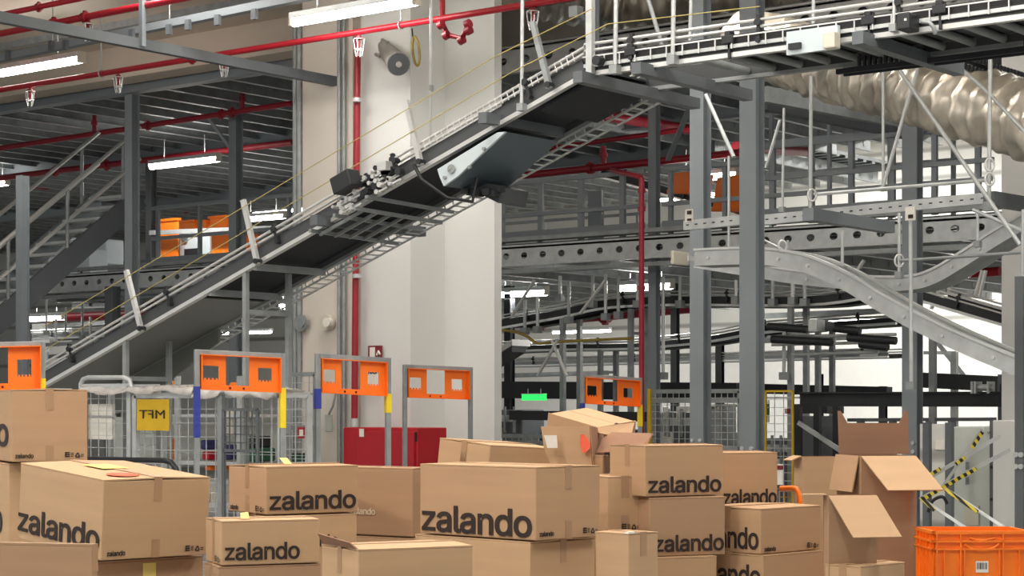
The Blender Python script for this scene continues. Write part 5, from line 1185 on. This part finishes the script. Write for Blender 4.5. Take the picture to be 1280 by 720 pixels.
# tall open cartons at right
def open_carton(label,xl,xc,xr,yt,D,alpha,flapsp,m='card3',extra=None):
    al=math.radians(alpha); Xc=(xc-640)/FPX*D; rl=(xl-640)/FPX; rr=(xr-640)/FPX
    wL=(Xc-rl*D)/(math.cos(al)+rl*math.sin(al)); wR=(rr*D-Xc)/(math.sin(al)-rr*math.cos(al)); zt=EYE+(HOR-yt)/FPX*D
    print('OPEN',label[:30],wL,wR,zt)
    e1=(-math.cos(al)*RV+math.sin(al)*FV); e2=(math.sin(al)*RV+math.cos(al)*FV); c=RV*Xc+FV*D; c.z=TABLE; H=zt-TABLE
    t=bpy.data.objects.new('open_carton',None); C.objects.link(t); t.matrix_basis=Matrix.Translation(c)@Matrix((e2,e1,UP)).transposed().to_4x4(); tag(t,label,'box',G)
    T=t.matrix_basis.copy(); w=.006
    for nm,lo,hi in (('front_wall',(0,0,0),(wR,w,H)),('back_wall',(0,wL-w,0),(wR,wL,H)),('left_wall',(0,w,0),(w,wL-w,H)),('right_wall',(wR-w,w,0),(wR,wL-w,H)),('bottom_panel',(w,w,0),(wR-w,wL-w,w))):
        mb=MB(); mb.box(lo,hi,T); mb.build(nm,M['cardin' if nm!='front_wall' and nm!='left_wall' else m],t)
    def fl(nm,a,b,out,up,mm,notch=0):
        """flap hinged on edge a-b, reaching out (local vector)"""
        a=Vector(a); b=Vector(b); o=Vector(out)
        d=(b-a)
        pts=[a,b,b+o*.9-d*0,b+o,a+o,a+o*.9] if not notch else [a,b,b+o,b+o-d*notch*.3,b+o*.72-d*notch,a+o*.72+d*notch,a+o+d*notch*.3,a+o]
        mb=MB(); n=T.to_3x3()@(d.cross(o)).normalized(); mb.slab([T@p for p in pts],n*.005); mb.build(nm,M[mm],t)
    for f in flapsp(wR,wL,H): fl(*f)
    return t,T,wR,wL,H
# back tall carton: front flap folded out & down, back flap upright with notch, left flap outward
oA=open_carton('tall open carton at right with notched back flap standing upright',1046,1076.5,1145,570,7.9,80,
  lambda wR,wL,H:[('front_flap',(0,0,H),(wR,0,H),(.062,-.142,-.135),0,'card2'),
                  ('back_flap',(.01,wL,H),(.325,wL,H),(0,.02,.185),0,'cardin',.13),
                  ('left_flap',(0,0.02,H),(0,wL,H),(-.03,0,-.15),0,'card')])
oB=open_carton('nearer open carton at right, bright front flap folded outward',1029,1036,1096,619.5,7.3,80,
  lambda wR,wL,H:[('front_flap',(0,0,H),(wR,0,H),(.058,-.11,-.152),0,'card2'),
                  ('left_flap',(0,0.02,H),(0,wL,H),(-.09,0,.0),0,'card2')],'card3')
oC=open_carton('low open carton between the yellow mesh gate and the tall one',992,1004,1047,571,8.8,78,
  lambda wR,wL,H:[('left_flap',(0,0.02,H),(0,wL,H),(-.05,0,-.02),0,'card')],'card')
# table/platform carrying the pile
t=thing('roller_bench','long low roller bench carrying the pile of cartons','bench',RV*-1.0+FV*7.4)
def bench(x0,x1,d0,d1):
    c=[RV*x0+FV*d0,RV*x1+FV*d0,RV*x1+FV*d1,RV*x0+FV*d1]
    mb=MB(); mb.slab([Vector((p.x,p.y,TABLE-.05)) for p in c],UP*.048); mb.build('bench_deck',M['dzinc'],t)
    for p in c+[(c[0]+c[1])/2,(c[2]+c[3])/2]:
        mb=MB(); mb.bar(Vector((p.x,p.y,0)),Vector((p.x,p.y,TABLE-.05)),.05,.05,Vector((0,1,0))); mb.build('leg',M['dzinc'],t)
bench(-3.2,1.62,5.9,9.9)
# ================================================================= orange crate
D=7.6; x0=(1165-640)/FPX*D; zt=EYE+(HOR-664)/FPX*D
def crate(label,z1,h=.32,w=.40,dep=.30,yaw=2):
    a=math.radians(yaw); ex=(RV*math.cos(a)+FV*math.sin(a)); ey=(-RV*math.sin(a)+FV*math.cos(a))
    o=RV*x0+FV*D; o.z=z1-h
    t=bpy.data.objects.new('plastic_crate',None); C.objects.link(t); t.matrix_basis=Matrix.Translation(o)@Matrix((ex,ey,UP)).transposed().to_4x4(); T=t.matrix_basis.copy()
    tag(t,label,'crate')
    mb=MB(); th=.008
    for lo,hi in (((.012,.012,0),(w-.012,.012+th,h)),((.012,dep-.02,0),(w-.012,dep-.012,h)),((.012,.012,0),(.02,dep-.012,h)),((w-.02,.012,0),(w-.012,dep-.012,h)),((.012,.012,0),(w-.012,dep-.012,.01))): mb.box(lo,hi,T)
    mb.build('crate_body',M['oplastic'],t)
    mb=MB()
    for z,q in ((h-.012,.012),(h-.045,.008),(h-.075,.006)): 
        mb.box((-0.0,-.0,z),(w,.014,z+q),T); mb.box((0,dep-.014,z),(w,dep,z+q),T); mb.box((0,0,z),(.014,dep,z+q),T); mb.box((w-.014,0,z),(w,dep,z+q),T)
    mb.build('rim',M['oplastic'],t)
    mb=MB()
    for x in (.02,.05,.115,.13,w-.13,w-.115,w-.05,w-.02):
        hh=h-.012 if x in (.02,w-.02,.115,w-.115) else h-.07
        mb.box((x-.0025,.0,0),(x+.0025,.014,hh),T)
    for y in (.04,.1,.15,.2,.26): mb.box((.0,y-.003,0),(.014,y+.003,h-.012),T)
    mb.build('ribs',M['oplastic'],t)
    mb=MB(); pts=[T@Vector((.13+.14*i/12,.006,h-.05-.028*math.sin(math.pi*i/12)**.7)) for i in range(13)]; mb.tube(pts,.0055,8); 
    pts=[T@Vector((.15+.10*i/8,.006,h-.028-.008*math.sin(math.pi*i/8))) for i in range(9)]; mb.tube(pts,.004,8); mb.build('handle_grip',M['oplastic'],t)
    mb=MB(); mb.box((.178,.0095,h-.165),(.228,.0115,h-.12),T); bl=mb.build('barcode_label',M['paper'],t)
    mb=MB()
    for k,ww in enumerate((3,1.5,4,2,3,1.5,2,4)): mb.box((.183+k*.005,.0085,h-.152),(.183+k*.005+ww*.0009,.0096,h-.126),T)
    mb.build('barcode_bars',M['ink'],bl)
    return t
crate('bright orange plastic crate with white barcode label at the lower right edge',zt)
t=thing('crate_dolly','low stand beneath the orange crate at the right edge','stand',RV*(x0+.2)+FV*(D+.3))
c=[RV*x0+FV*D,RV*(x0+.42)+FV*D,RV*(x0+.42)+FV*(D+.34),RV*x0+FV*(D+.34)]
mb=MB(); mb.slab([Vector((p.x,p.y,zt-.32-.04)) for p in c],UP*.038); mb.build('top_plate',M['dzinc'],t)
for p in c: 
    mb=MB(); mb.bar(Vector((p.x,p.y,0)),Vector((p.x,p.y,zt-.36)),.035,.035,Vector((0,1,0))); mb.build('leg',M['dzinc'],t)
# ================================================================= added hall fill lamps above / behind the viewer, unseen, for cartons and ceiling
def hall_fill_lamp(label,X,D,z,L,power):
    c=RV*X+FV*D; c.z=EYE+z; d=XD; t=thing('ceiling_light',label,'light',c,0,'added fill lamps over the packing area')
    mb=MB(); mb.bar(c-d*L/2+UP*.05,c+d*L/2+UP*.05,.14,.06); mb.build('housing',M['zinc'],t)
    mb=MB(); mb.tube([c-d*L/2,c+d*L/2],.045,10); mb.build('lamp_tube',M['tube'],t)
    ld=bpy.data.lights.new('lamp_and_fill','AREA'); ld.shape='RECTANGLE'; ld.size=L; ld.size_y=.3; ld.energy=power; ld.color=(1,.975,.935)
    lo=bpy.data.objects.new('lamp_and_fill',ld); C.objects.link(lo); lo.parent=t; lo.location=(0,0,-.08)
    up_fill=bpy.data.lights.new('lamp_and_fill','AREA'); up_fill.shape='RECTANGLE'; up_fill.size=L; up_fill.size_y=.3; up_fill.energy=power*.55; up_fill.color=(1,.975,.935)
    lo=bpy.data.objects.new('lamp_and_fill',up_fill); C.objects.link(lo); lo.parent=t; lo.location=(0,0,.1); lo.rotation_euler=(math.pi,0,0)  # upward fill added over the opaque housing to lift the ceiling
for (X,D_,p) in ((-4.5,3.5,230),(.5,3.0,120),(-2.5,6.5,110),(3.2,6.5,110),(-5.5,9,110),(5.5,11,110),(-1.0,11.0,60),(-7.5,13,50),(-4.2,15.5,22),(-3.2,18.4,18),(-6,11.0,45),(1.5,17,60),(1.6,8.6,110)):
    hall_fill_lamp('added unseen fill lamp over the packing area',X,D_,4.35,1.6,p)
# added fill lamps, hidden at the back, to brighten walls, decks and upper duct
def back_fill_lamp(X,Y,z,p,label='added fill lamp hidden behind the decks and beams'):
    c=Vector((X,Y,EYE+z)); t=thing('ceiling_light',label,'light',c,0,'added fill lamps at the back')
    mb=MB(); mb.bar(c-XD*.75+UP*.05,c+XD*.75+UP*.05,.12,.05); mb.build('housing',M['zinc'],t)
    mb=MB(); mb.tube([c-XD*.75,c+XD*.75],.03,8); mb.build('lamp_tube',M['tube'],t)
    ld=bpy.data.lights.new('lamp_and_fill','AREA'); ld.shape='RECTANGLE'; ld.size=1.5; ld.size_y=.2; ld.energy=p; ld.color=(1,.98,.95)
    lo=bpy.data.objects.new('lamp_and_fill',ld); C.objects.link(lo); lo.parent=t; lo.location=(0,0,-.06)
for X,Y in ((-34,24),(-28,28),(-20,31)): back_fill_lamp(X,Y,4.02,90)
for X,Y in ((-14,32.5),(-10,32),(-6,31),(-18,33)): back_fill_lamp(X,Y,5.6,420)
for X,Y,p_ in ((-13.5,21.5,170),(-10,20.5,170),(-6.5,20,120)): back_fill_lamp(X,Y,6.05,p_)
for X,Y in ((-30,29),(-24,33),(-17,32),(-12,31.5),(-8,32)): back_fill_lamp(X,Y,1.62,62)
# ================================================================= world, camera
w=bpy.data.worlds.new('world'); bpy.context.scene.world=w; w.use_nodes=True
bg=w.node_tree.nodes['Background']; bg.inputs[0].default_value=(*lin((226,228,228)),1); bg.inputs[1].default_value=.85
cam=bpy.data.cameras.new('camera'); co=bpy.data.objects.new('camera',cam); C.objects.link(co)
cam.sensor_width=36; cam.lens=36*FPX/1280; cam.shift_y=(HOR-360)/1280; cam.clip_end=300
co.location=(0,0,EYE); co.rotation_euler=(math.radians(90),0,YAW)
bpy.context.scene.camera=co
vs=bpy.context.scene.view_settings; vs.view_transform='Standard'; vs.look='None'; vs.gamma=1; vs.use_curve_mapping=False; vs.exposure=-.06
